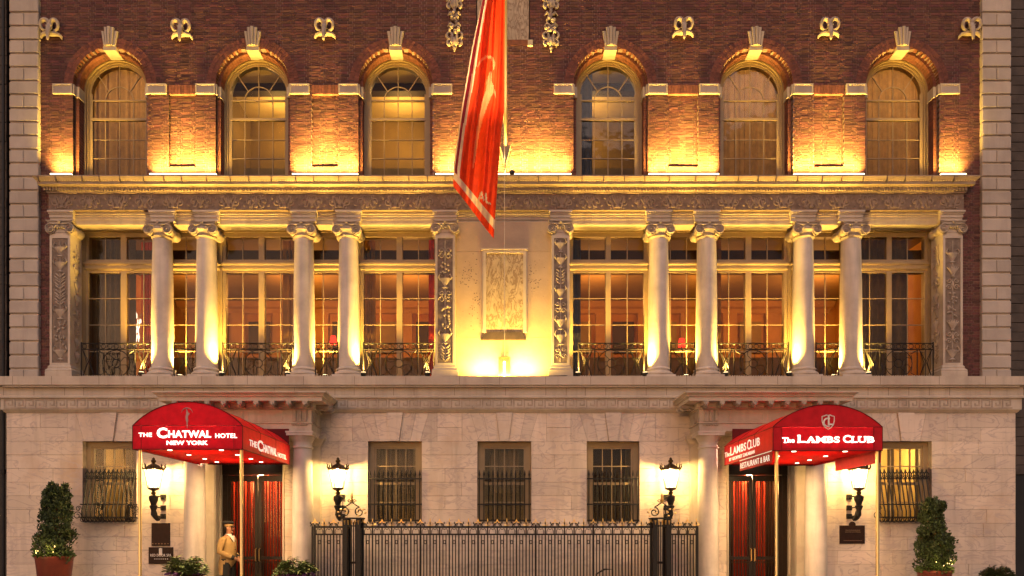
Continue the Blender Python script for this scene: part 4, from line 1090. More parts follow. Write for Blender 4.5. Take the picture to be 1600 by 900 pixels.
        hx = x1_-.04 if s < 0 else x0_+.04; m = MB(); m.tube([(hx, yd-.03, .88), (hx, yd-.09, .90), (hx, yd-.09, 1.18), (hx, yd-.03, 1.20)], .014, 6); part('handle', m, M['brass'], d, True)
    # vestibule with a lit ceiling panel
    room(da-.2, db+.2, yd+.12, 3.4, 0, 3.3, None, [M['roomdark'], M['reddrape']][0], M['roomdark'], M['roomdark'])
    if not mirror: iv = [(da-.14, dm-.06), (dm+.03, db-.12)]
    else: iv = [(dm-.36, dm+.02), (dm+.14, dm+.46)]
    for k, (c0, c1) in enumerate(iv):
        nm_ = ('red velvet drape hanging inside the ' + ('hotel entrance doors' if not mirror else 'club entrance doors') + (', left one' if k == 0 else ', right one'))
        curtain(nm_, c0, c1, yd+.35, .05, 3.1, M['reddrape'], None, .045, .14)
    part('ceiling_light', MB().box(dm-.22, dm+.22, .35, .62, 3.372, 3.399), M['disc'], B)
    lamp('door_lamp', 'POINT', (dm+.15, 2.1, 2.8), 90, (1, .42, .13), shadow_soft_size=.15)
    lamp('door_lamp', 'POINT', (dm, yd+.20, 3.0), 70, (1, .5, .2), shadow_soft_size=.05)
    # handrail seen inside
    m = MB(); m.tube([(dm+.2, 1.8, 1.2), (dm+.45, 1.9, 1.2), (dm+.75, 2.2, .6)], .018, 6); part('inner_handrail', m, M['brass'], B, True)
PXL, PXR = (X(304.5,-.6)+X(473,-.6))/2, (X(1107,-.6)+X(1274,-.6))/2
portico(PXL, 322, 444, False); portico(PXR, 1136, 1256, True)

# ------------------------------------------------------------------ canopies
YF, YK = -3.87, -.86
def canopy(label, fp0, fp1, zb, zv, za, club):
    x0, x1 = X(fp0,YF), X(fp1,YF); xm = (x0+x1)/2; W = x1-x0
    t = thing('entrance_canopy', label, 'canopy', (xm, YF, 0)); T_ = Vector((xm, YF, 0))
    def P(name, mb, m, par=None, smooth=False, kind=None):
        mb.v = [tuple(Vector(v)-T_) for v in mb.v]; return part(name, mb, m, par or t, smooth, kind=kind)
    # arch through the two shoulders
    hgt = za-zv; Rr = (W*W/4+hgt*hgt)/(2*hgt); ang = math.asin(W/2/Rr)
    arc = [(xm+Rr*math.sin(-ang+2*ang*k/24), za-Rr+Rr*math.cos(-ang+2*ang*k/24)) for k in range(25)]
    top = MB(); n = 25; ys = [YF+(YK-YF)*k/6 for k in range(7)]
    vs = [(x, y, z-(.012*math.sin(PI*(j % 2))) ) for j, y in enumerate(ys) for x, z in arc]; vs2 = [(x+(xm-x)*.012, y, z-.015) for x, y, z in vs]
    top.add(vs, [(j*n+k, j*n+k+1, (j+1)*n+k+1, (j+1)*n+k) for j in range(6) for k in range(n-1)]); top.add(vs2, [(j*n+k, (j+1)*n+k, (j+1)*n+k+1, j*n+k+1) for j in range(6) for k in range(n-1)])
    P('top_cover', top, M['canopy'], smooth=True)
    s = .03
    P('valance', MB().box(x0, x0+.02, YF+.02, YK, zb, zv+.004), M['canopy']); P('valance', MB().box(x1-.02, x1, YF+.02, YK, zb, zv+.004), M['canopy'])
    # front: lunette above, lit sign band below
    P('lunette', MB().prism(arc+[], YF+.004, YF+.02), M['sign3'] if not club else M['sign2'])
    edge = .115 if not club else .17
    P('sign_band', MB().box(x0+edge, x1-edge, YF+.002, YF+.02, zb+.05 if club else zb+.03, zv-.008), M['sign'])
    m = MB(); m.box(x0, x0+edge-.002, YF+.004, YF+.02, zb, zv); m.box(x1-edge+.002, x1, YF+.004, YF+.02, zb, zv); m.box(x0+edge, x1-edge, YF+.004, YF+.02, zb, zb+.03 if not club else zb+.05)
    P('sign_margin', m, M['sign3'] if not club else M['sign2'])
    m = MB()
    for a in (arc,): m.tube([(x, YF+.004, z) for x, z in a], .009, 5)
    m.tube([(x0, YF, zv), (x1, YF, zv)], .006, 4); m.tube([(x0, YF, zb), (x1, YF, zb)], .008, 4)
    for xx in (x0, x1): m.tube([(xx, YF, zb), (xx, YF, zv)], .007, 4); m.tube([(xx, YF, zv), (xx, YK, zv)], .006, 4); m.tube([(xx, YF, zb), (xx, YK, zb)], .007, 4)
    for yy in (YF+(YK-YF)*.33, YF+(YK-YF)*.66):
        m.tube([(x, yy, z+.002) for x, z in arc], .006, 4)
        for xx in (x0-.002, x1+.002): m.tube([(xx, yy, zb), (xx, yy, zv)], .005, 4)
    for xx in (x0+.16, x1-.16): m.tube([(xx, YF, zb), (xx, YF, zv)], .004, 4)
    P('piping', m, M['canopydk'])
    P('soffit', MB().box(x0+.02, x1-.02, YF+.02, YK, zb+.03, zb+.045), M['canopyin'])
    P('back_panel', MB().box(x0+.18, x1-.02, YK, YK+.02, zb, Z(670,YK)), M['canopydk'])
    discs = []
    for fy in (.12, .40, .66, .88):
        for fx in (.26, .74): discs.append((x0+W*fx, YF+(YK-YF)*fy))
    d = MB().lathe(0, 0, [(.042, -.012), (.042, 0)], 14).mesh('downlight', M['disc'])
    for x, y in discs: link('downlight', d, t, (x-xm, y-YF, zb+.03))
    for fy in (.35, .80): lamp('canopy_lamp', 'AREA', (0, (YK-YF)*fy, zb+.01), 75, (1.0, .66, .30), t, None, shape='DISK', size=.5)
    for fy in (.25, .75): lamp('canopy_inner_lamp', 'POINT', (0, (YK-YF)*fy, zb+.33), 260, (1.0, .62, .40), t, shadow_soft_size=.2)
    # brass posts
    for sx in (x0+.095, x1-.05):
        m = MB(); m.lathe(sx, YF+.09, [(.07, 0), (.07, .02), (.034, .05), (.030, .06), (.030, zb+.02)], 14); P('post', m, M['brass'], smooth=True)
    # writing
    front = lambda u, v, d_: (u, YF-.002-d_, v)
    if not club:
        m = MB()
        for body, a, b, c, e, bo in (('THE', 216.6, 237.6, 682.6, 676.2, .02), ('C', 245.2, 261.6, 684.8, 668.2, .035), ('HATWAL', 263, 330, 684, 672.7, .035), ('HOTEL', 336.5, 370.6, 684.4, 677.3, .02), ('NEW YORK', 260.4, 325.1, 695.3, 688.6, .035)):
            text_into(m, body, X(a,YF), X(b,YF), Z(c,YF), Z(e,YF), front, bo)
        P('lettering', m, M['letter'])
        m = MB(); k = (D0+YF)/F
        fig = [(291.5, 641), (293.2, 641.5), (294.2, 645), (296.5, 645.5), (295.5, 648), (294, 649.5), (293.6, 653), (294.2, 657), (293, 661), (293.4, 665), (292.6, 669.5), (291.8, 665), (291.6, 660), (290.2, 656), (290.0, 651), (291, 647), (291.0, 644)]
        m.prism([(X(a,YF), Z(b,YF)) for a, b in fig], YF-.006, YF+.002)
        m.tube([(X(292.4+9.3*math.cos(q),YF), YF-.004, Z(647.5-10*math.sin(q),YF)) for q in [PI*.08+PI*.84*j/14 for j in range(15)]], [.002+.008*math.sin(PI*j/14) for j in range(15)], 4)
        m.tube([(X(292,YF), YF-.004, Z(636.5,YF)), (X(291.8,YF), YF-.004, Z(643,YF))], .009, 4)
        P('dancer_emblem', m, M['logo'])
        side = lambda y, z, d_: (x1+.001+d_, y, z); m = MB(); XS = x1
        for body, a, b, z0, z1, bo in (('THE', 389.5, 401, 3.23, 3.35, .02), ('C', 402, 410.5, 3.19, 3.41, .03), ('HATWAL', 411.5, 432, 3.20, 3.36, .03), ('HOTEL', 433.8, 447, 3.20, 3.30, .02)):
            text_into(m, body, YX(a, XS), YX(b, XS), z0, z1, side, bo)
        P('lettering', m, M['letters'])
    else:
        m = MB()
        for body, a, b, c, e, bo in (('The', 1222.9, 1241.3, 691.8, 683.9, .03), ('L', 1246.5, 1258.4, 691.6, 680, .03), ('AMBS', 1259.6, 1312, 691.8, 682, .03), ('C', 1317, 1329, 692, 679.8, .03), ('LUB', 1330.4, 1366, 691.8, 682, .03)):
            text_into(m, body, X(a,YF), X(b,YF), Z(c,YF), Z(e,YF), front, bo)
        def ser(a, b, py): m.box(X(a,YF), X(b,YF), YF-.008, YF-.002, Z(py,YF)-.009, Z(py,YF)+.009)
        for a, b, py in ((1245.6, 1250.5, 680.5), (1245.6, 1249, 691.2), (1258.6, 1264.5, 691.2), (1268, 1274.5, 691.2), (1274.6, 1279, 691.2), (1287, 1292, 691.2), (1274.6, 1278.5, 682.5), (1288, 1292, 682.5), (1293.5, 1297, 691.2), (1293.5, 1297, 682.5), (1329.6, 1334.6, 682.5), (1329.6, 1333, 691.2), (1340.5, 1346, 682.5), (1349.5, 1354, 682.5), (1354.5, 1358, 682.5), (1354.5, 1358, 691.2), (1222, 1230.8, 684.3), (1224.5, 1229.5, 691.4)): ser(a, b, py)
        P('lettering', m, M['letter'])
        m = MB(); cx, cz = X(1294,YF), Z(659.6,YF); k = (D0+YF)/F
        sh = [(-9.5, 9.0), (-6, 9.6), (-3, 11), (0, 10.2), (3, 11), (6, 9.6), (9.5, 9.0), (9.6, 2), (8, -4), (4.5, -8.5), (0, -11.4), (-4.5, -8.5), (-8, -4), (-9.6, 2)]
        m.tube([(cx+a*k, YF-.002, cz+b*k) for a, b in sh], .0095, 4, True)
        m.tube([(cx+(-.6+6.2*math.cos(q))*k, YF-.002, cz+(-.5+6.4*math.sin(q))*k) for q in [PI*.35+PI*1.3*j/12 for j in range(13)]], .015, 4)
        m.box(cx-.6*k, cx+1.8*k, YF-.01, YF+.0, cz-3.6*k, cz+9.6*k); m.box(cx-.6*k, cx+7*k, YF-.0105, YF+.0, cz-4.6*k, cz-2.4*k)
        P('shield_emblem', m, M['letterp'])
        side = lambda y, z, d_: (x0-.001-d_, y, z); m = MB(); XS = x0
        for body, a, b, z0, z1, bo in (('The', 1132.8, 1140.4, 3.27, 3.38, 0), ('L', 1141.5, 1145.4, 3.27, 3.46, .01), ('AMBS', 1145.8, 1166, 3.275, 3.44, .015), ('C', 1167.8, 1172.6, 3.265, 3.47, .01), ('LUB', 1173, 1187.4, 3.275, 3.44, .015), ('BY GEOFFREY ZAKARIAN', 1139.8, 1179.5, 3.155, 3.225, .02)):
            text_into(m, body, YX(a, XS), YX(b, XS), z0, z1, side, bo)
        y0, y1 = YX(1156, XS), YX(1206, XS); zl = zb-.005
        m.box(x0-.006, x0, y1, y0, zl, zl+.014)
        text_into(m, 'RESTAURANT & BAR', YX(1156.5, XS)-.03, YX(1203, XS), zb-.17, zb-.055, side, 0)
        P('lettering', m, M['letters'])
        P('hanging_panel', MB().box(x0, x0+.012, y1, y0, zb-.215, zb-.001), M['canopy']); P('hanging_panel', MB().box(x1-.012, x1, y1, YX(1300, x1) if 0 else y0, zb-.215, zb-.001), M['canopy'])
    return t
canopy('red barrel canopy with the white hotel name over the left entrance', 207, 379, 3.12, 3.556, 3.995, False)
canopy('red barrel canopy with the white club name and shield over the right entrance', 1208, 1379, 3.095, 3.532, 3.945, True)

# ------------------------------------------------------------------ wall lanterns
def lantern(label, px, py_top, flip):
    YLn = -.5; x = X(px, YLn); z = Z(768, YLn)
    t = thing('wall_lantern', label, 'lantern', (x, YLn, z), 'iron torch lanterns on the ground floor wall'); s = flip
    hz = .50
    m = MB(); m.lathe(0, 0, [(.02, -.10), (.05, -.06), (.06, -.02), (.03, 0), (.05, .02), (.125, .05), (.135, .07), (.135, .085)], 8)
    # posts of the cage, top ring, roof, crown leaves, finial
    for k in range(8):
        a = 2*PI*(k+.5)/8; c, q = math.cos(a), math.sin(a)
        m.tube([(.125*c, .125*q, .085), (.205*c, .205*q, hz)], .010, 4)
        m.tube([(.215*c, .215*q, hz), (.245*c, .245*q, hz+.06), (.235*c, .235*q, hz+.11), (.26*c, .26*q, hz+.14)], [.016, .02, .012, .003], 4)
    m.lathe(0, 0, [(.19, hz-.01), (.225, hz), (.225, hz+.035), (.20, hz+.04), (.12, hz+.10), (.06, hz+.13), (.03, hz+.15), (.055, hz+.18), (.06, hz+.21), (.03, hz+.24), (.035, hz+.26), (.0, hz+.29)], 8)
    part('cage', m, M['bronze'], t)
    g = MB().lathe(0, 0, [(.115, .09), (.195, hz-.005)], 8); part('glass', g, M['lantern'], t)
    part('bulb', MB().lathe(0, 0, [(.02, .10), (.05, .20), (.06, .28), (.03, .36)], 10), M['bulb'], t); lamp('lantern_lamp', 'POINT', (0, .0, .42), 230, (1.0, .62, .19), t, shadow_soft_size=.04)
    m = MB(); m.lathe(0, 0, [(.03, -.50), (.05, -.44), (.085, -.36), (.09, -.33), (.06, -.31), (.075, -.25), (.10, -.2), (.105, -.12), (.07, -.09), (.03, -.08)], 10)
    m.tube([(0, 0, -.42), (0, .03, -.52), (0, .10, -.59), (0, .18, -.63), (0, .24, -.62)], [.05, .075, .06, .05, .03], 7)
    m.tube([(0, .26+.05*math.cos(k*.6)*(1-k/16), -.62+.06*math.sin(k*.6)*(1-k/16)) for k in range(14)], .025, 5)
    part('torch', m, M['iron'], t, True)
    m = MB()
    for zz_, yy in ((-.10, 0), (-.36, .03), (-.56, .1)):
        m.tube([(0, yy, zz_), (0, .49, zz_)], .016, 5); m.box(-.06, .06, .455, .497, zz_-.06, zz_+.06)
    part('bracket', m, M['iron'], t)
    return t
lantern('lit torch lantern on the wall under the left canopy above the dark plaques', 240, 716, 1)
lantern('lit torch lantern right of the left entrance above the fence end', 528, 716, 1)
lantern('lit torch lantern left of the right entrance above the fence end', 1048, 716, -1)
lantern('lit torch lantern on the wall behind the right canopy flap above the bronze plaque', 1342, 716, -1)

# ------------------------------------------------------------------ plaques
def plaque(label, a, b, c, d, lines, emblem=None, crest=False):
    x0, x1, z0, z1 = X(a), X(b), Z(d), Z(c); t = thing('wall_plaque', label, 'plaque', ((x0+x1)/2, -.03, z0)); T_ = Vector(t.location)
    m = MB().cbox(x0, x1, -.035, -.004, z0, z1, .008)
    if crest: m.lathe(0, 0, [(0, 0)], 3) if 0 else m.ell(((x0+x1)/2, -.02, z1+.02), (.085, .014, .075), 12, 6)
    m.v = [tuple(Vector(v)-T_) for v in m.v]; part('plate', m, M['plaque'], t)
    m = MB()
    for body, u0, u1, v0, v1 in lines: text_into(m, body, x0+(x1-x0)*u0, x0+(x1-x0)*u1, z0+(z1-z0)*v0, z0+(z1-z0)*v1, lambda u, v, d_: (u, -.034-d_, v), .0, .004)
    if emblem: 
        cx, cz = (x0+x1)/2, z0+(z1-z0)*.78
        for k in range(3): m.box(cx-.035+k*.026, cx-.017+k*.026, -.039, -.033, cz-.10, cz+.07-.01*abs(k-1))
    m.v = [tuple(Vector(v)-T_) for v in m.v]; part('lettering', m, M['plaquet'] if not emblem else M['letterp'], t)
plaque('tall dark blank plaque under the left lantern', 237.5, 266, 817.5, 853, [('- - - - - -', .05, .95, .08, .11)])
plaque('dark plaque with a small red door emblem below the tall blank one', 233, 271, 855, 881, [('RED DOOR SPA', .08, .94, .44, .60), ('- - - - - - -', .25, .80, .27, .32)], True)
M['letterp2'] = M['letterp']
plaque('bronze plaque with a round crest under the right lantern', 1311.5, 1350.5, 821, 849.5, [('THE LAMBS', .25, .78, .70, .78), ('THEATRICAL CLUB', .20, .82, .58, .65)] if 0 else [('~~~~~~~~~~~~', .22, .80, .72, .76), ('~~~~~~~~~~~~~~', .2, .82, .62, .66), ('~~~~~~~~~~~~~~~~', .14, .88, .16, .19)], None, True)

# ------------------------------------------------------------------ iron fence with its gate piers
YN = -1.1
fx0, fx1 = X(567,YN), X(1017,YN)
FE = thing('iron_fence', 'tall black iron fence with gilt finials between the two entrances', 'fence', ((fx0+fx1)/2, YN, 0)); FT = Vector(FE.location)
def FP(name, mb, m, smooth=False, kind=None, par=None):
    mb.v = [tuple(Vector(v)-FT) for v in mb.v]; return part(name, mb, m, par or FE, smooth, kind=kind)
zr1, zr2, zri = Z(823.5,YN), Z(835,YN), Z(847,YN)
def mesh_at0(mb, name, m, smooth=False): return mb.mesh(name, m, smooth)
barme = MB().box(-.014, .014, -.014, .014, .02, zr1).mesh('bar', M['iron']); thickme = MB().box(-.020, .020, -.020, .020, 0, zr1+.06).mesh('post', M['iron'])
thin = MB(); thin.box(-.0105, .0105, -.0105, .0105, .02, zr2+.0); thinme = thin.mesh('bar', M['iron'])
ring = MB().tube([(.026*math.cos(k), 0, zri+.040*math.sin(k)) for k in [2*PI*j/10 for j in range(10)]], .009, 4, True).mesh('ring', M['iron'])
hoop = MB(); per = 15.0*(D0+YN)/F
hoop.tube([(per*.5-.072+.035*0, 0, zr2-.0), (per*.5-.072, 0, zr2+.08), (per*.5-.04, 0, zr1-.03), (per*.5-.0, 0, zr1-.06)], .008, 4); hoop.tube([(per*.5+.072, 0, zr2), (per*.5+.072, 0, zr2+.08), (per*.5+.04, 0, zr1-.03), (per*.5, 0, zr1-.06)], .008, 4)
hoop.tube([(per*.5-.03, 0, zri+.03), (per*.5-.03, 0, zr2)], .006, 4); hoop.tube([(per*.5+.03, 0, zri+.03), (per*.5+.03, 0, zr2)], .006, 4)
hoopme = hoop.mesh('hoop', M['iron'])
fleur = MB(); fleur.m = 0
fleur.prism([(-.075, .075), (-.03, .10), (0, .17), (.03, .10), (.075, .075), (.03, .075), (0, .12), (-.03, .075)], -.012, .012)
fleur.m = 1
for s in (-1, 1):
    fleur.tube([(s*(.10-.0), 0, .0), (s*.06, 0, .05), (s*.02, 0, .07)], .011, 4); fleur.tube([(s*(.055+.032*(1-k/10*.7)*math.cos(k*.7)), 0, .035+.03*(1-k/10*.7)*math.sin(k*.7)) for k in range(10)], .008, 4)
    fleur.ell((s*.10, 0, .075), (.014, .014, .03), 5, 4)
fleurme = fleur.mesh('finial', [M['gold'], M['iron']])
spike = MB(); spike.m = 0; spike.ell((0, 0, .12), (.012, .012, .06), 6, 4); spike.m = 1; spike.tube([(0, 0, 0), (0, 0, .10)], .012, 4); spike.m = 0
for s in (-1, 1): spike.tube([(0, 0, .03), (s*.04, 0, .02), (s*.075, 0, .055)], [.012, .016, .004], 5); spike.ell((s*.03, 0, .075), (.022, .012, .012), 5, 4)
spikeme = spike.mesh('finial', [M['gold'], M['iron']])
def run(x0, x1, thick0=True):
    n = round((x1-x0)/per); p = (x1-x0)/n
    for k in range(n+1):
        x = x0+p*k-FT.x
        thk = (k % 6 == 0)
        link('post' if thk else 'bar', thickme if thk else barme, FE, (x, 0, 0))
        link('finial', fleurme if k % 2 == 0 else spikeme, FE, (x, 0, zr1+.015))
        if k < n:
            link('hoop', hoopme, FE, (x+(p-per)/2, 0, 0)); link('ring', ring, FE, (x+p/2, 0, 0))
            for s in (-1, 1): link('bar', thinme, FE, (x+p/2+s*.034, 0, 0))
    for z, h in ((zr1, .022), (zr2, .018), (.16, .02)): FP('rail', MB().box(x0-.02, x1+.02, YN-.016, YN+.016, z-h, z+h), M['iron'])
run(fx0, fx1); 
for a, b in ((492, 536), (1046, 1088)): run(X(a,YN), X(b,YN))
m = MB(); m.box(X(489,YN)-.03, X(489,YN)+.01, YN-.02, YN+.02, 0, zr1+.02); FP('end_post', m, M['iron']); m = MB(); m.box(X(1089,YN)-.01, X(1089,YN)+.03, YN-.02, YN+.02, 0, zr1+.02); FP('end_post', m, M['iron'])
for a, b in ((538, 566), (1018, 1046)):
    x0, x1 = X(a,YN), X(b,YN); w_ = x1-x0; xm = (x0+x1)/2; zt = Z(811,YN); m = MB()
    for xx in (x0, x1-.10):
        for yy in (YN-.20, YN+.16): m.box(xx, xx+.10, yy, yy+.06, 0, zt)
        for k in range(3): m.box(xx+.01+k*.032, xx+.026+k*.032, YN-.13, YN+.15, .3, zt-.12) if 0 else None
        m.box(xx+.03, xx+.07, YN-.14, YN+.16, .25, zt-.2)
    m.box(x0-.02, x1+.02, YN-.22, YN+.24, zt, zt+.03); m.box(x0, x1, YN-.19, YN-.15, zt-.17, zt-.14)
    for k in range(3): m.box(xm-.05+k*.045, xm-.03+k*.045, YN-.02, YN+.02, 0, zt-.06)
    m.box(xm-.07, xm+.07, YN-.02, YN+.02, .9, .95)
    o = FP('gate_pier', m, M['iron'])
    m = MB(); m.m = 0
    for s in (-1, 1):
        cx = xm+s*w_*.42
        m.tube([(cx+.11*(1-k/18*.75)*math.cos(PI/2+s*k*.45), YN-.15, zt+.15+.11*(1-k/18*.75)*math.sin(PI/2+s*k*.45)) for k in range(19)], .014, 5)
        m.tube([(cx, YN-.15, zt+.26), (cx-s*.08, YN-.15, zt+.30), (xm+s*.05, YN-.15, zt+.33), (xm, YN-.15, zt+.36)], .013, 5)
        m.tube([(xm+s*.03, YN-.15, zt+.36), (xm+s*.10, YN-.15, zt+.40), (xm+s*.05, YN-.15, zt+.43)], .011, 5)
        m.m = 1; 
        for q in range(5):
            a_ = q*PI/3.2; m.ell((cx+s*.04+.09*math.cos(a_), YN-.16, zt+.13+.09*math.sin(a_)), (.03, .02, .02), 6, 4)
        m.m = 0
    m.m = 1; m.lathe(xm, YN-.15, [(.02, zt+.36), (.045, zt+.40), (.05, zt+.42), (.02, zt+.44), (.03, zt+.50), (.0, zt+.58)], 8)
    for k in range(5): m.tube([(x0+.05+k*(w_-.1)/4, YN-.19, zt-.13), (x0+.05+k*(w_-.1)/4, YN-.20, zt-.03)], [.012, .022], 4)
    m.v = [tuple(Vector(v)-FT) for v in m.v]; part('scroll_crest', m, [M['iron'], M['gold']], o)
t = thing('stair_handrail', 'bent black handrail end rising behind the fence right of centre', 'handrail', (X(950,-.6), -.6, 0)); ox = X(950,-.6)
m = MB(); m.tube([(X(930,-.6)-ox, 0, .2), (X(932,-.6)-ox, 0, Z(897,-.6)), (X(942,-.6)-ox, 0, Z(893,-.6)+.03), (X(945,-.6)-ox, 0, Z(893,-.6)+.05), (X(957,-.6)-ox, 0, Z(893,-.6)+.05), (X(957,-.6)-ox, 0, 0)], .02, 6); part('rail', m, M['iron'], t)

# ------------------------------------------------------------------ plants
def frond_cloud(pts, size, q, up=.5):
    m = MB()
    for (x, y, z, dx, dy) in pts:
        s = size*q.uniform(.6, 1.3); d = Vector((dx+q.gauss(0,.45), dy+q.gauss(0,.45), up+q.gauss(0,.45))).normalized(); a = d.orthogonal().normalized(); a.rotate(Matrix.Rotation(q.uniform(0, 2*PI), 3, d)); b = d.cross(a)
        c = Vector((x, y, z)); w_ = s*.36
        m.add([c-d*s*.4, c+a*w_+b*w_*.3, c+d*s*.7, c-a*w_+b*w_*.3], [(0,1,2,3)])
    return m
def conifer(tname, plabel, tlabel, px, Y, pot_py, pot_w, tip_py, wpx, seed, lean):
    k = (D0+Y)/F; x = X(px, Y); zp = Z(pot_py, Y); r = pot_w*k/2
    p = thing('planter', plabel, 'planter', (x, Y, 0)); m = MB(); m.lathe(0, 0, [(r*.68, 0), (r*.70, .02), (r*.98, zp-.05), (r*1.0, zp-.05), (r*1.0, zp), (r*.92, zp), (r*.90, zp-.05)], 28); part('pot', m, M['pot'], p, True)
    part('soil', MB().lathe(0, 0, [(r*.905, zp-.10), (r*.90, zp-.06)], 16), M['soil'], p)
    t = thing('conifer_shrub', tlabel, 'conifer', (x, Y, zp-.06)); H = Z(tip_py,Y)-zp+.06; q = random.Random(seed)
    part('trunk', MB().tube([(0,0,0), (.01,0,H*.5), (lean*.5,0,H*.85)], [.05, .035, .01], 8), M['bark'], t)
    W = wpx*k/2; pts = []
    clumps = []
    for c in range(120):
        u = q.random(); rr = W*(1.0-.10*u if u < .25 else 1.0-.45*((u-.1)/.9)**1.25); a = q.uniform(0, 2*PI); cr = rr*q.uniform(.45, .92); clumps.append((cr*math.cos(a)+lean*u, cr*math.sin(a), .08+u*(H-.2), q.uniform(.07, .15)*(1.15-.45*u), a))
    for c in range(14): clumps.append((lean+q.uniform(-1,1)*W*.42, q.uniform(-1,1)*W*.42, H*q.uniform(.86, .97), .09, 0))
    for cx, cy_, cz, cr, a in clumps:
        for j in range(95):
            v = Vector((q.gauss(0,1), q.gauss(0,1), q.gauss(0,1))).normalized()*cr*q.uniform(.5, 1.05); e = q.uniform(1.2, 1.5) if q.random() < .05 else 1; pts.append((cx+v.x*e, cy_+v.y*e, cz+v.z*1.25, v.x*6, v.y*6))
    part('crown', frond_cloud(pts, .055, q, .8), M['leaf'], t)
    m = MB(); q2 = random.Random(seed+1)
    for j in range(7): m.ell((q2.uniform(-.7,.7)*W, -W*q2.uniform(.75, 1.0), q2.uniform(.08, .34)), (.008,.008,.010), 5, 4)
    part('fairy_lights', m, M['fairy'], t)
    for s in (-1, 1): lamp('fairy_lamp', 'POINT', (s*W*.45, -W*1.12, .20), 1.7, (1, .70, .18), t, shadow_soft_size=.03)
    m = frond_cloud([(r*.95*math.cos(a)*q.uniform(.7, 1.12), r*.95*math.sin(a)*q.uniform(.7, 1.12), q.uniform(.02, .14), math.cos(a)*2, math.sin(a)*2) for a in [q.uniform(0, 2*PI) for _ in range(420)]], .075, q, .3)
    part('underplanting', m, M['leaf2'], t)
conifer('a', 'round red brown planter at the far left holding a broad conifer', 'broad lopsided conifer with fairy lights in the left planter', 85, -1.0, 869, 54, 756, 60, 3, .05)
conifer('b', 'round red brown planter at the far right holding a narrow conifer', 'narrow tapered conifer with fairy lights in the right planter', 1460, -1.2, 891, 50, 781, 56, 5, -.03)
def leafy(plabel, slabel, px, Y, top_py, rim_py, rpx, seed, flowers=True, m='leaf2', size=.16, n=120):
    k = (D0+Y)/F; x = X(px, Y); zr_ = Z(rim_py, Y); r = rpx*k*.8; q = random.Random(seed)
    p = thing('planter', plabel, 'planter', (x, Y, 0)); mm = MB().lathe(0, 0, [(r*.7, 0), (r*.95, zr_-.06), (r, zr_-.05), (r, zr_), (r*.92, zr_), (r*.9, zr_-.05)], 24); part('pot', mm, M['pot'], p, True); part('soil', MB().lathe(0, 0, [(r*.905, zr_-.10), (r*.90, zr_-.06)], 12), M['soil'], p)
    t = thing('leafy_shrub', slabel, 'shrub', (x, Y, zr_-.06)); H = Z(top_py,Y)-zr_+.06; st = MB(); lf = MB()
    for j in range(n):
        a = q.uniform(0, 2*PI); e = q.random(); rr = rpx*k*q.uniform(.15, 1.0)**.7; h = H*(1-.55*(rr/(rpx*k))**2)*q.uniform(.45, 1.0)
        tip = Vector((rr*math.cos(a), rr*math.sin(a), h)); st.tube([(r*.3*math.cos(a)*q.random(), r*.3*math.sin(a)*q.random(), 0), (tip.x*.6, tip.y*.6, h*.75), tip], [.008, .006, .003], 4)
        for s in range(6):
            d = Vector((math.cos(a+(s-2.5)*.75), math.sin(a+(s-2.5)*.75), q.uniform(-.35, .45))).normalized(); L = size*q.uniform(.6, 1.15); sd = d.cross(Vector((0,0,1))).normalized()*L*.19; c = tip*(1-.05*s); dn = Vector((0,0,-L*.12))
            lf.add([c, c+d*L*.45+sd+Vector((0,0,L*.06)), c+d*L+dn, c+d*L*.45-sd+Vector((0,0,L*.06)), c+d*L*.45+Vector((0,0,-.005))], [(0,1,4),(1,2,4),(2,3,4),(3,0,4)])
    part('stems', st, M['bark'], t); part('foliage', lf, M[m], t)
    if flowers:
        fl = MB()
        for j in range(46):
            a = q.uniform(0, 2*PI); rr = r*q.uniform(.5, 1.15); c = Vector((rr*math.cos(a), rr*math.sin(a), q.uniform(.03, .12)))
            for s in range(5):
                b = s*2*PI/5+q.random(); u = Vector((math.cos(b), math.sin(b)*.6, .5+math.sin(b)*.5)).normalized()*.035; v = u.cross(Vector((0,-1,.6))).normalized()*.017
                fl.add([c, c+u*.6+v, c+u*1.2, c+u*.6-v], [(0,1,2,3)])
        part('flowers', fl, M['petal'], t)
leafy('planter of purple flowers beside the left canopy post', 'bright green leafy shrub over purple flowers near the dark plaque', 290, -2.3, 863, 899, 33, 4)
leafy('planter of purple flowers right of the hotel doors', 'bright green leafy shrub over purple flowers right of the hotel doors', 461, -1.9, 868, 900, 33, 9)
leafy('planter at the far right edge holding a grey green bush', 'low grey green bush at the far right foot of the wall', 1559, -1.0, 880, 905, 26, 13, False, 'leaf', .08, 260)

# ------------------------------------------------------------------ flagpole and flag
px_, pz0, pz1 = X(789.5, -.0), Z(229, .0), 13.6
t = thing('flagpole', 'cream flagpole leaning out over the street with a spear shaped foot', 'flagpole', (px_, .1, pz0)); PT = Vector(t.location)
dirv = Vector((0, -2.75, 2.2)); m = MB(); m.tube([Vector((0,0,0)), dirv*.5, dirv*1.25], [.040, .038, .032], 12); part('pole', m, M['pole'], t, True)
m = MB(); m.prism([(-.13, .06), (0, -.02), (.13, .06), (.03, -.35), (0, -.62), (-.03, -.35)], -.09, .06); m.box(-.06, .06, -.04, .12, -.06, .16); m.tube([(0, .0, -.05), (0, .1, -.05)], .06, 10); part('bracket', m, M['pole'], t)
m = MB(); m.tube([(-.02, -.40, -.05), (-.02, -.40, Z(556,-.3)-PT.z)], .010, 5); m.tube([dirv*.9+Vector((-.04,0,-.05)), dirv*.15+Vector((-.04,-.05,.02)), (-.02, -.40, -.05)], .009, 5); part('halyard', m, M['rope'], t)
t = thing('flag', 'large red hotel flag with a white bordered edge hanging from the flagpole', 'flag', (X(770,-2.4), -2.4, Z(100,-2.4))); FT2 = Vector(t.location)
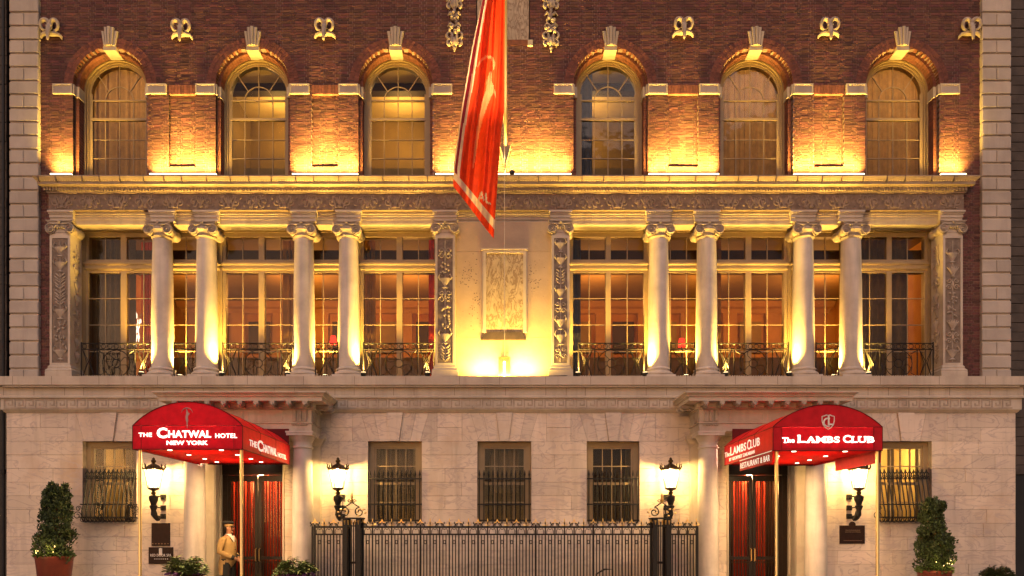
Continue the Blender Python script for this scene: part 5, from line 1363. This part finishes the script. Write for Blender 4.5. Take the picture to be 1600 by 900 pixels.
LE = [(-90, 770), (0, 753), (84, 736), (169, 721.5), (257, 709), (291, 708)]; RE = [(-90, 790), (0, 788.5), (140, 788), (175, 787.5), (200, 783.5), (304, 776), (372, 771.5)]
def interp(T_, v):
    for (a, b), (c, d) in zip(T_, T_[1:]):
        if v <= c: return b+(d-b)*(v-a)/(c-a)
    return T_[-1][1]
def flag_pt(u, v, off=0.0):
    """u 0 free edge .. 1 pole edge, v 0 top .. 1 bottom"""
    pl = -90+(291+90)*v; pr = -90+(373+90)*v; py = pl+(pr-pl)*u
    a = interp(LE, pl); b = interp(RE, pr); s = u
    px = a+(b-a)*s
    amp = .07+.10*v*(1-.3*v); Y = -2.35-.35*(1-u)-.2*(1-v) + amp*math.sin(u*10.5+v*2.6+1.0)+.055*math.sin(u*23-v*5)+.03*math.sin(u*41+v*3)+.06*math.sin(u*4-v*7)
    Y -= off
    px += 1.6*math.sin(v*14+u*3)*(u*(1-u))*2
    return (X(px, Y), Y, Z(py, Y))
NU, NV = 70, 190; m = MB(); vs = [flag_pt(i/NU, j/NV) for j in range(NV+1) for i in range(NU+1)]
M['flag'] = cloth('flag_red', (0.86, 0.075, 0.022), .62, .6); M['flagdk'] = cloth('flag_maroon', (0.20, 0.012, 0.03), .4); M['flagp'] = cloth('flag_emblem', (0.92, 0.34, 0.19), .6); M['flagw'] = cloth('flag_white', (0.86, 0.74, 0.64), .6)
m.v = [tuple(Vector(v)-FT2) for v in vs]
STROKES = [([(746, 104), (752, 94), (760, 88.5), (768, 90), (772, 98), (771, 108)], [1.5, 3, 4, 4.5, 4, 2]),
           ([(767, 112), (764, 130), (766, 140), (758, 160), (751, 185), (746, 210), (742, 240), (739, 262)], [3, 9, 13, 10, 7, 5, 4, 1.5]),
           ([(768, 132), (772, 142), (775, 152)], [4, 3, 1.5]), ([(748, 312), (752, 300), (756, 313)], [2.4]*3), ([(749.5, 309), (755, 310)], [2, 2]), ([(759, 303), (760, 316), (766, 318)], [2.6]*3)]
def in_print(px, py):
    for pts, ws in STROKES:
        for (a, b), (c, d), w0, w1 in zip(pts, pts[1:], ws, ws[1:]):
            t_ = max(0, min(1, ((px-a)*(c-a)+(py-b)*(d-b))/((c-a)**2+(d-b)**2)))
            if math.hypot(px-a-(c-a)*t_, py-b-(d-b)*t_) < (w0+(w1-w0)*t_)/2: return True
    return False
for j in range(NV):
    for i in range(NU):
        v = (j+.5)/NV; u = (i+.5)/NU; p = flag_pt(u, v); qx, qy = CX+p[0]*F/(D0+p[1]), CY-(p[2]-CZ)*F/(D0+p[1])
        wpx = 36+36*min(1, v*1.3); e = u*wpx; mi = 0
        if e < 1.6: mi = 2
        elif e < 6.5: mi = 1
        elif e < 10.5: mi = 2
        elif in_print(qx, qy): mi = 3 if qy < 290 else 2
        if .938 < v < .968 and e > 1.6: mi = 2
        elif v >= .968: mi = 0
        m.f.append((j*(NU+1)+i, j*(NU+1)+i+1, (j+1)*(NU+1)+i+1, (j+1)*(NU+1)+i)); m.mi.append(mi)
part('cloth', m, [M['flag'], M['flagdk'], M['flagw'], M['flagp']], t, True)

# ------------------------------------------------------------------ doorman
def skinned(name, verts, edges, radii, sub=2, m=None, par=None, root=0):
    me = bpy.data.meshes.new(name); me.from_pydata(verts, edges, []); o = bpy.data.objects.new(name, me); C.objects.link(o)
    md = o.modifiers.new('s', 'SKIN'); md.use_smooth_shade = True
    for i, r in enumerate(radii):
        r = r if isinstance(r, tuple) else (r, r); me.skin_vertices[0].data[i].radius = r; me.skin_vertices[0].data[i].use_root = (i == root)
    ss = o.modifiers.new('u', 'SUBSURF'); ss.levels = sub; ss.render_levels = sub
    bpy.context.view_layer.update(); ev = o.evaluated_get(bpy.context.evaluated_depsgraph_get()); nm = bpy.data.meshes.new_from_object(ev)
    bpy.data.objects.remove(o); nm.materials.clear(); nm.materials.append(m)
    nm.polygons.foreach_set('use_smooth', [True]*len(nm.polygons)); return link(name, nm, par)
PX_, PY_ = X(357, -.35), -.35
t = thing('person', 'doorman in a tan tailcoat and peaked cap standing with hands clasped by the hotel door', 'person', (PX_, PY_, 0), rotz=R(-12))
# local: facing +x, left hand side +y
V = []; E = []; RD = []
def vtx(p, r, par=None):
    V.append(p); RD.append(r)
    if par is not None: E.append((par, len(V)-1))
    return len(V)-1
pel = vtx((-.01, 0, .96), (.135, .165)); sp = vtx((.0, 0, 1.14), (.13, .155), pel); ch = vtx((.0, 0, 1.33), (.135, .175), sp); sh_ = vtx((-.01, 0, 1.46), (.09, .13), ch); nk = vtx((.0, 0, 1.54), .055, sh_); nk2 = vtx((.015, 0, 1.60), .058, nk)
hd = vtx((.03, 0, 1.67), (.088, .075), nk2); hd2 = vtx((.02, 0, 1.76), (.092, .076), hd)
for s in (-1, 1):
    a = vtx((-.01, s*.19, 1.44), .065, sh_); b = vtx((-.05, s*.25, 1.16), .048, a); c = vtx((.17, s*.12, 1.02), .038, b); d = vtx((.245, s*.045, .98), (.028, .034), c)
    pm = vtx((.29, s*.02, .95), (.020, .036), d)
    for k in range(4):
        e1 = vtx((.315+.006*k, s*(.005+.001*k)-s*.0, .965-.022*k), .0095, pm); e2 = vtx((.325-.004*k, -s*.025, .955-.022*k), .009, e1); vtx((.305, -s*(.05-.004*k), .945-.021*k), .008, e2)
    th = vtx((.295, s*.012, .995), .010, d); vtx((.325, -s*.005, 1.0), .009, th)
    h = vtx((-.01, s*.09, .90), .095, pel); kn = vtx((.015, s*.10, .50), .062, h); an = vtx((-.015, s*.10, .10), .042, kn); vtx((.06, s*.11, .045), (.045, .04), an); vtx((.16, s*.13, .035), (.035, .032), len(V)-1)
skinned('body', V, E, RD, 2, M['skin'], t)
# face
m = MB(); fx = .118
m.ell((fx+.004, 0, 1.675), (.022, .013, .026), 8, 6); m.ell((fx-.006, 0, 1.70), (.012, .009, .03), 8, 6)
for s in (-1, 1): m.ell((.02, s*.078, 1.69), (.022, .012, .034), 8, 6)
m.ell((fx-.03, 0, 1.60), (.03, .034, .024), 8, 6); part('face', m, M['skin'], t, True)
m = MB()
for s in (-1, 1): m.ell((fx-.014, s*.033, 1.705), (.010, .013, .008), 7, 5); m.box(fx-.016, fx-.0, s*.033-.018, s*.033+.018, 1.722, 1.729)
m.box(fx-.018, fx-.004, -.022, .022, 1.632, 1.637); part('eyes_and_mouth', m, M['hair'], t)
m = MB(); m.ell((-.01, 0, 1.72), (.095, .082, .085), 12, 8); part('hair', m, M['hair'], t, True)
# coat: body and sleeves
m = MB(); n = 20
rings = [(.62, -.055, .14, .19), (.75, -.045, .17, .20), (.92, -.02, .185, .205), (1.06, .0, .17, .19), (1.18, .01, .168, .188), (1.32, .008, .165, .21), (1.42, -.005, .135, .215), (1.49, -.015, .095, .15), (1.535, -.01, .068, .075)]
vs = []
for z, x, a, b in rings:
    for k in range(n):
        q_ = 2*PI*k/n; c_ = math.cos(q_); cut = 0
        xx = x+a*c_; zz_ = z
        if z < .95 and c_ > .3: xx = x+a*c_*(.55+.45*(z-.62)/.33); zz_ = z+.14*(c_-.3)*(.95-z)/.33
        vs.append((xx+.008*math.sin(k*5.0+z*9)*(z < 1.0), b*math.sin(q_), zz_))
fs = [(i*n+k, i*n+(k+1)%n, (i+1)*n+(k+1)%n, (i+1)*n+k) for i in range(len(rings)-1) for k in range(n)]
m.add(vs, fs)
for s in (-1, 1): m.tube([(-.01, s*.15, 1.455), (-.015, s*.215, 1.42), (-.04, s*.255, 1.28), (-.055, s*.262, 1.15), (.03, s*.215, 1.09), (.15, s*.125, 1.035)], [.06, .082, .078, .07, .066, .058], 12)
part('coat', m, M['coat'], t, True)
m = MB()
for s in (-1, 1): m.tube([(.13, s*.137, 1.043), (.20, s*.085, 1.005)], [.060, .054], 12)
m.tube([(-.06, .05, 1.545), (-.075, 0, 1.55), (-.06, -.05, 1.545), (.02, -.075, 1.52), (.12, -.055, 1.40), (.165, -.02, 1.25)], [.018, .02, .02, .022, .022, .012], 6); m.tube([(.02, .075, 1.52), (.12, .055, 1.40), (.165, .02, 1.25)], [.022, .022, .012], 6)
for z in (1.0, 1.1, 1.2): m.ell((.185, -.02, z), (.01, .014, .014), 6, 4)
part('collar_and_cuffs', m, M['blk'], t, True)
m = MB(); m.prism_z([(.06, -.05), (.135, -.03), (.15, 0), (.135, .03), (.06, .05)], 1.36, 1.52); m.lathe(.005, 0, [(.072, 1.50), (.074, 1.55), (.068, 1.56)], 14); part('shirt', m, M['wht'], t)
m = MB()
for s in (-1, 1): m.tube([(-.01, s*.085, .98), (-.01, s*.092, .80), (.012, s*.10, .50), (-.012, s*.10, .12), (-.012, s*.10, .06)], [.12, .108, .082, .07, .072], 12)
part('trousers', m, M['blk'], t, True)
m = MB()
for s in (-1, 1): m.ell((.05, s*.115, .045), (.15, .055, .05), 10, 6)
part('shoes', m, M['blk'], t, True)
m = MB(); m.m = 0; m.lathe(.01, 0, [(.102, 1.735), (.106, 1.745), (.105, 1.79)], 20, sy=.86); m.m = 1; m.lathe(.0, 0, [(.108, 1.79), (.135, 1.815), (.13, 1.84), (.08, 1.862), (.0, 1.868)], 20, sy=.88); m.add([(.09, -.075, 1.742), (.09, .075, 1.742), (.15, .06, 1.725), (.175, 0, 1.715), (.15, -.06, 1.725), (.09, -.075, 1.752), (.09, .075, 1.752), (.15, .06, 1.735), (.175, 0, 1.725), (.15, -.06, 1.735)], [(0,1,2,3,4), (9,8,7,6,5), (0,5,6,1), (1,6,7,2), (2,7,8,3), (3,8,9,4), (4,9,5,0)])
part('cap', m, [M['coat'], M['blk']], t, True)

# ------------------------------------------------------------------ floodlights and linear uplights
fl = thing('floodlight', 'small black floodlight at the foot of a column on the balcony ledge', 'floodlight', (0, 0, 0), 'floodlights along the balcony ledge')
m = MB(); m.tube([(0, 0, .09), (0, -.05, .15)], .012, 5); m.box(-.06, .06, -.05, .05, 0, .02); m.tube([(-.05,0,.02), (-.05,0,.10)], .008, 4); m.tube([(.05,0,.02), (.05,0,.10)], .008, 4)
m.lathe(0, 0, [(.03, .05), (.065, .09), (.07, .14)], 12); part('housing', m, M['fixture'], fl); part('lens', MB().lathe(0, 0, [(.058, .142), (.058, .148)], 12), M['lamp'], fl)
POS = [(123, .33, 1), (221, .02, 1), (281, .34, 1), (346, .05, 1), (449, .05, 1), (508, .34, 1), (568, .05, 1), (668, .05, .8), (903, .05, .8), (1008, .05, 1), (1072, .34, 1), (1134, .05, 1), (1233, .05, 1), (1303, .34, 1), (1357, .05, 1), (1463, .33, 1)]
nms = ['inside the far left pier', 'left of the first column', 'between the first column pair', 'right of the second column', 'left of the third column', 'between the second column pair', 'right of the fourth column', 'left of the carved pier beside the niche', 'right of the carved pier beside the niche', 'left of the fifth column', 'between the third column pair', 'right of the sixth column', 'left of the seventh column', 'between the fourth column pair', 'right of the eighth column', 'inside the far right pier']
for k, ((px, y, e), nm) in enumerate(zip(POS, nms)):
    lab = f'small black floodlight on the balcony ledge {nm}'
    if k == 0: o = fl; o.location = (X(px,y), y, 5.25); o['label'] = lab
    else: o = dup(fl, (X(px,y), y, 5.25), lab)
    lamp('flood_lamp', 'SPOT', (0, 0, .17), 740*e, (1.0, .59, .095), o, (0, .07, 1), spot_size=R(92), spot_blend=1.0, shadow_soft_size=.04)
def linear(label, px0, px1, power):
    x0, x1 = X(px0, 0), X(px1, 0); xm = (x0+x1)/2; y = .02; t = thing('uplight_bar', label, 'uplight', (xm, y, T), 'linear uplights on the main cornice'); w_ = (x1-x0)
    m = MB(); m.box(-w_/2, w_/2, -.03, .03, .10, .125)
    for k in range(3): m.box(-w_/2+.05+(w_-.12)*k/2, -w_/2+.07+(w_-.12)*k/2, -.02, .02, 0, .10)
    part('housing', m, M['fixture'], t); part('diffuser', MB().box(-w_/2+.01, w_/2-.01, -.03, .03, .126, .155), M['lamp'], t)
    lamp('uplight_lamp', 'AREA', (0, .0, .165), power*1.9*w_, WARM, t, (0, .26, 1), shape='RECTANGLE', size=w_*.97, size_y=.04, spread=R(90))
linear('short linear uplight on the cornice end beside the left quoins', 78, 112, 62)
linear('linear uplight on the cornice below the first recessed brick panel', 233, 338, 62)
linear('linear uplight on the cornice below the second recessed brick panel', 456, 560, 62)
linear('long linear uplight on the cornice behind the flag', 680, 893, 66)
linear('linear uplight on the cornice below the third recessed brick panel', 1013, 1124, 62)
linear('linear uplight on the cornice below the fourth recessed brick panel', 1240, 1351, 62)
linear('short linear uplight on the cornice end beside the right quoins', 1470, 1510, 55)
t = thing('niche_light', 'small glowing box light standing at the foot of the niche wall', 'floor light', (X(788,.0), 0, 5.25))
m = MB(); m.box(-.14, -.12, -.05, .05, 0, .50); m.box(.12, .14, -.05, .05, 0, .50); m.box(-.12, .12, -.05, .05, .48, .50); m.box(-.12, .12, .03, .05, 0, .48); part('housing', m, M['brass'], t); part('lamp_tube', MB().lathe(0, 0, [(.02, .05), (.025, .38), (.01, .40)], 8), M['bulb'], t)
part('tray', MB().box(-.55, .55, -.09, .0, 0, .03), M['fixture'], t)
lamp('niche_lamp', 'AREA', (0, -.22, .06), 290, WARM, t, (0, .22, 1), shape='RECTANGLE', size=1.5, size_y=.05)
t = thing('flag_spotlight', 'black spotlight on the cornice aimed up at the flag', 'spotlight', (X(800,-.15), -.15, T))
m = MB(); m.box(-.05, .05, -.04, .04, 0, .02); m.lathe(0, 0, [(.03, .02), (.06, .08), (.065, .14)], 12); part('housing', m, M['fixture'], t); part('lens', MB().lathe(0, 0, [(.055, .142), (.055, .147)], 12), M['lamp'], t)
lamp('flag_lamp', 'SPOT', (0, 0, .17), 1350, (1, .62, .26), t, (-.12, -1, .62), spot_size=R(80), spot_blend=.8, shadow_soft_size=.05)
cb = MB(); cb.tube([(X(690,-.12), -.12, 5.262), (X(735,-.14), -.15, 5.258), (X(770,-.1), -.10, 5.262), (X(840,-.1), -.14, 5.26), (X(895,.05), -.05, 5.30)], .012, 5); o = part('power_cable', cb, M['fixture'], None); o['label'] = 'thin black power cable lying along the ledge below the niche'; o['category'] = 'cable'

# ------------------------------------------------------------------ neighbours at both edges
def neighbour(label, x0, x1, y, seed, lo):
    t = thing('neighbouring_building', label, 'building', ((x0+x1)/2, y, 0)); T_ = Vector(t.location); q = random.Random(seed)
    def P(n, m, mt, kind=None): m.v = [tuple(Vector(v)-T_) for v in m.v]; return part(n, m, mt, t, kind=kind)
    P('wall', MB().box(x0, x1, y+.03, 14, 0, 17), M['nbrd']); m = MB(); z = lo
    while z < 16.8:
        x = x0
        while x < x1:
            e = min(x1, x+q.choice((.5, .7, .9))); m.cbox(x+.004, e-.004, y+q.uniform(-.008, .008), y+.06, z+.004, z+.226, .008); x = e
        z += .23
    P('stone_courses', m, M['nbr'], kind='stuff')
    P('cornice', MB().mould([(0, 16.8), (.3, 17.0), (.35, 17.2)], x0+.4, x1-.4, y, y+2), M['nbr'])
    for k in range(3):
        a = x0+.9+k*1.9
        if a+1.2 > x1: break
        for zz_ in (5.8, 9.4, 13.0):
            w_ = P('window', MB().box(a, a+1.2, y-.02, y+.05, zz_, zz_+1.9), M['bronze']); pn = MB().box(a+.08, a+1.12, y-.024, y-.021, zz_+.08, zz_+1.82); pn.v = [tuple(Vector(v)-T_) for v in pn.v]; part('pane', pn, M['glass'], w_)
    return t
neighbour('dark neighbouring building edge at the far left', BXL-7.0, X(11.5,.35)-.02, .35, 1, 4.6)
neighbour('dark neighbouring building edge at the far right', BXR+.06, BXR+7, .4, 2, 3.0)
t = thing('drain_pipe', 'thin dark drain pipe in the gap at the far left', 'pipe', (X(5,.2), .2, 0)); m = MB(); m.tube([(0,0,0), (0,0,16)], .035, 8); part('pipe', m, M['nbrd'], t, True); part('collar', MB().lathe(0, 0, [(.06, 3.0), (.06, 3.1)], 8), M['iron'], t)
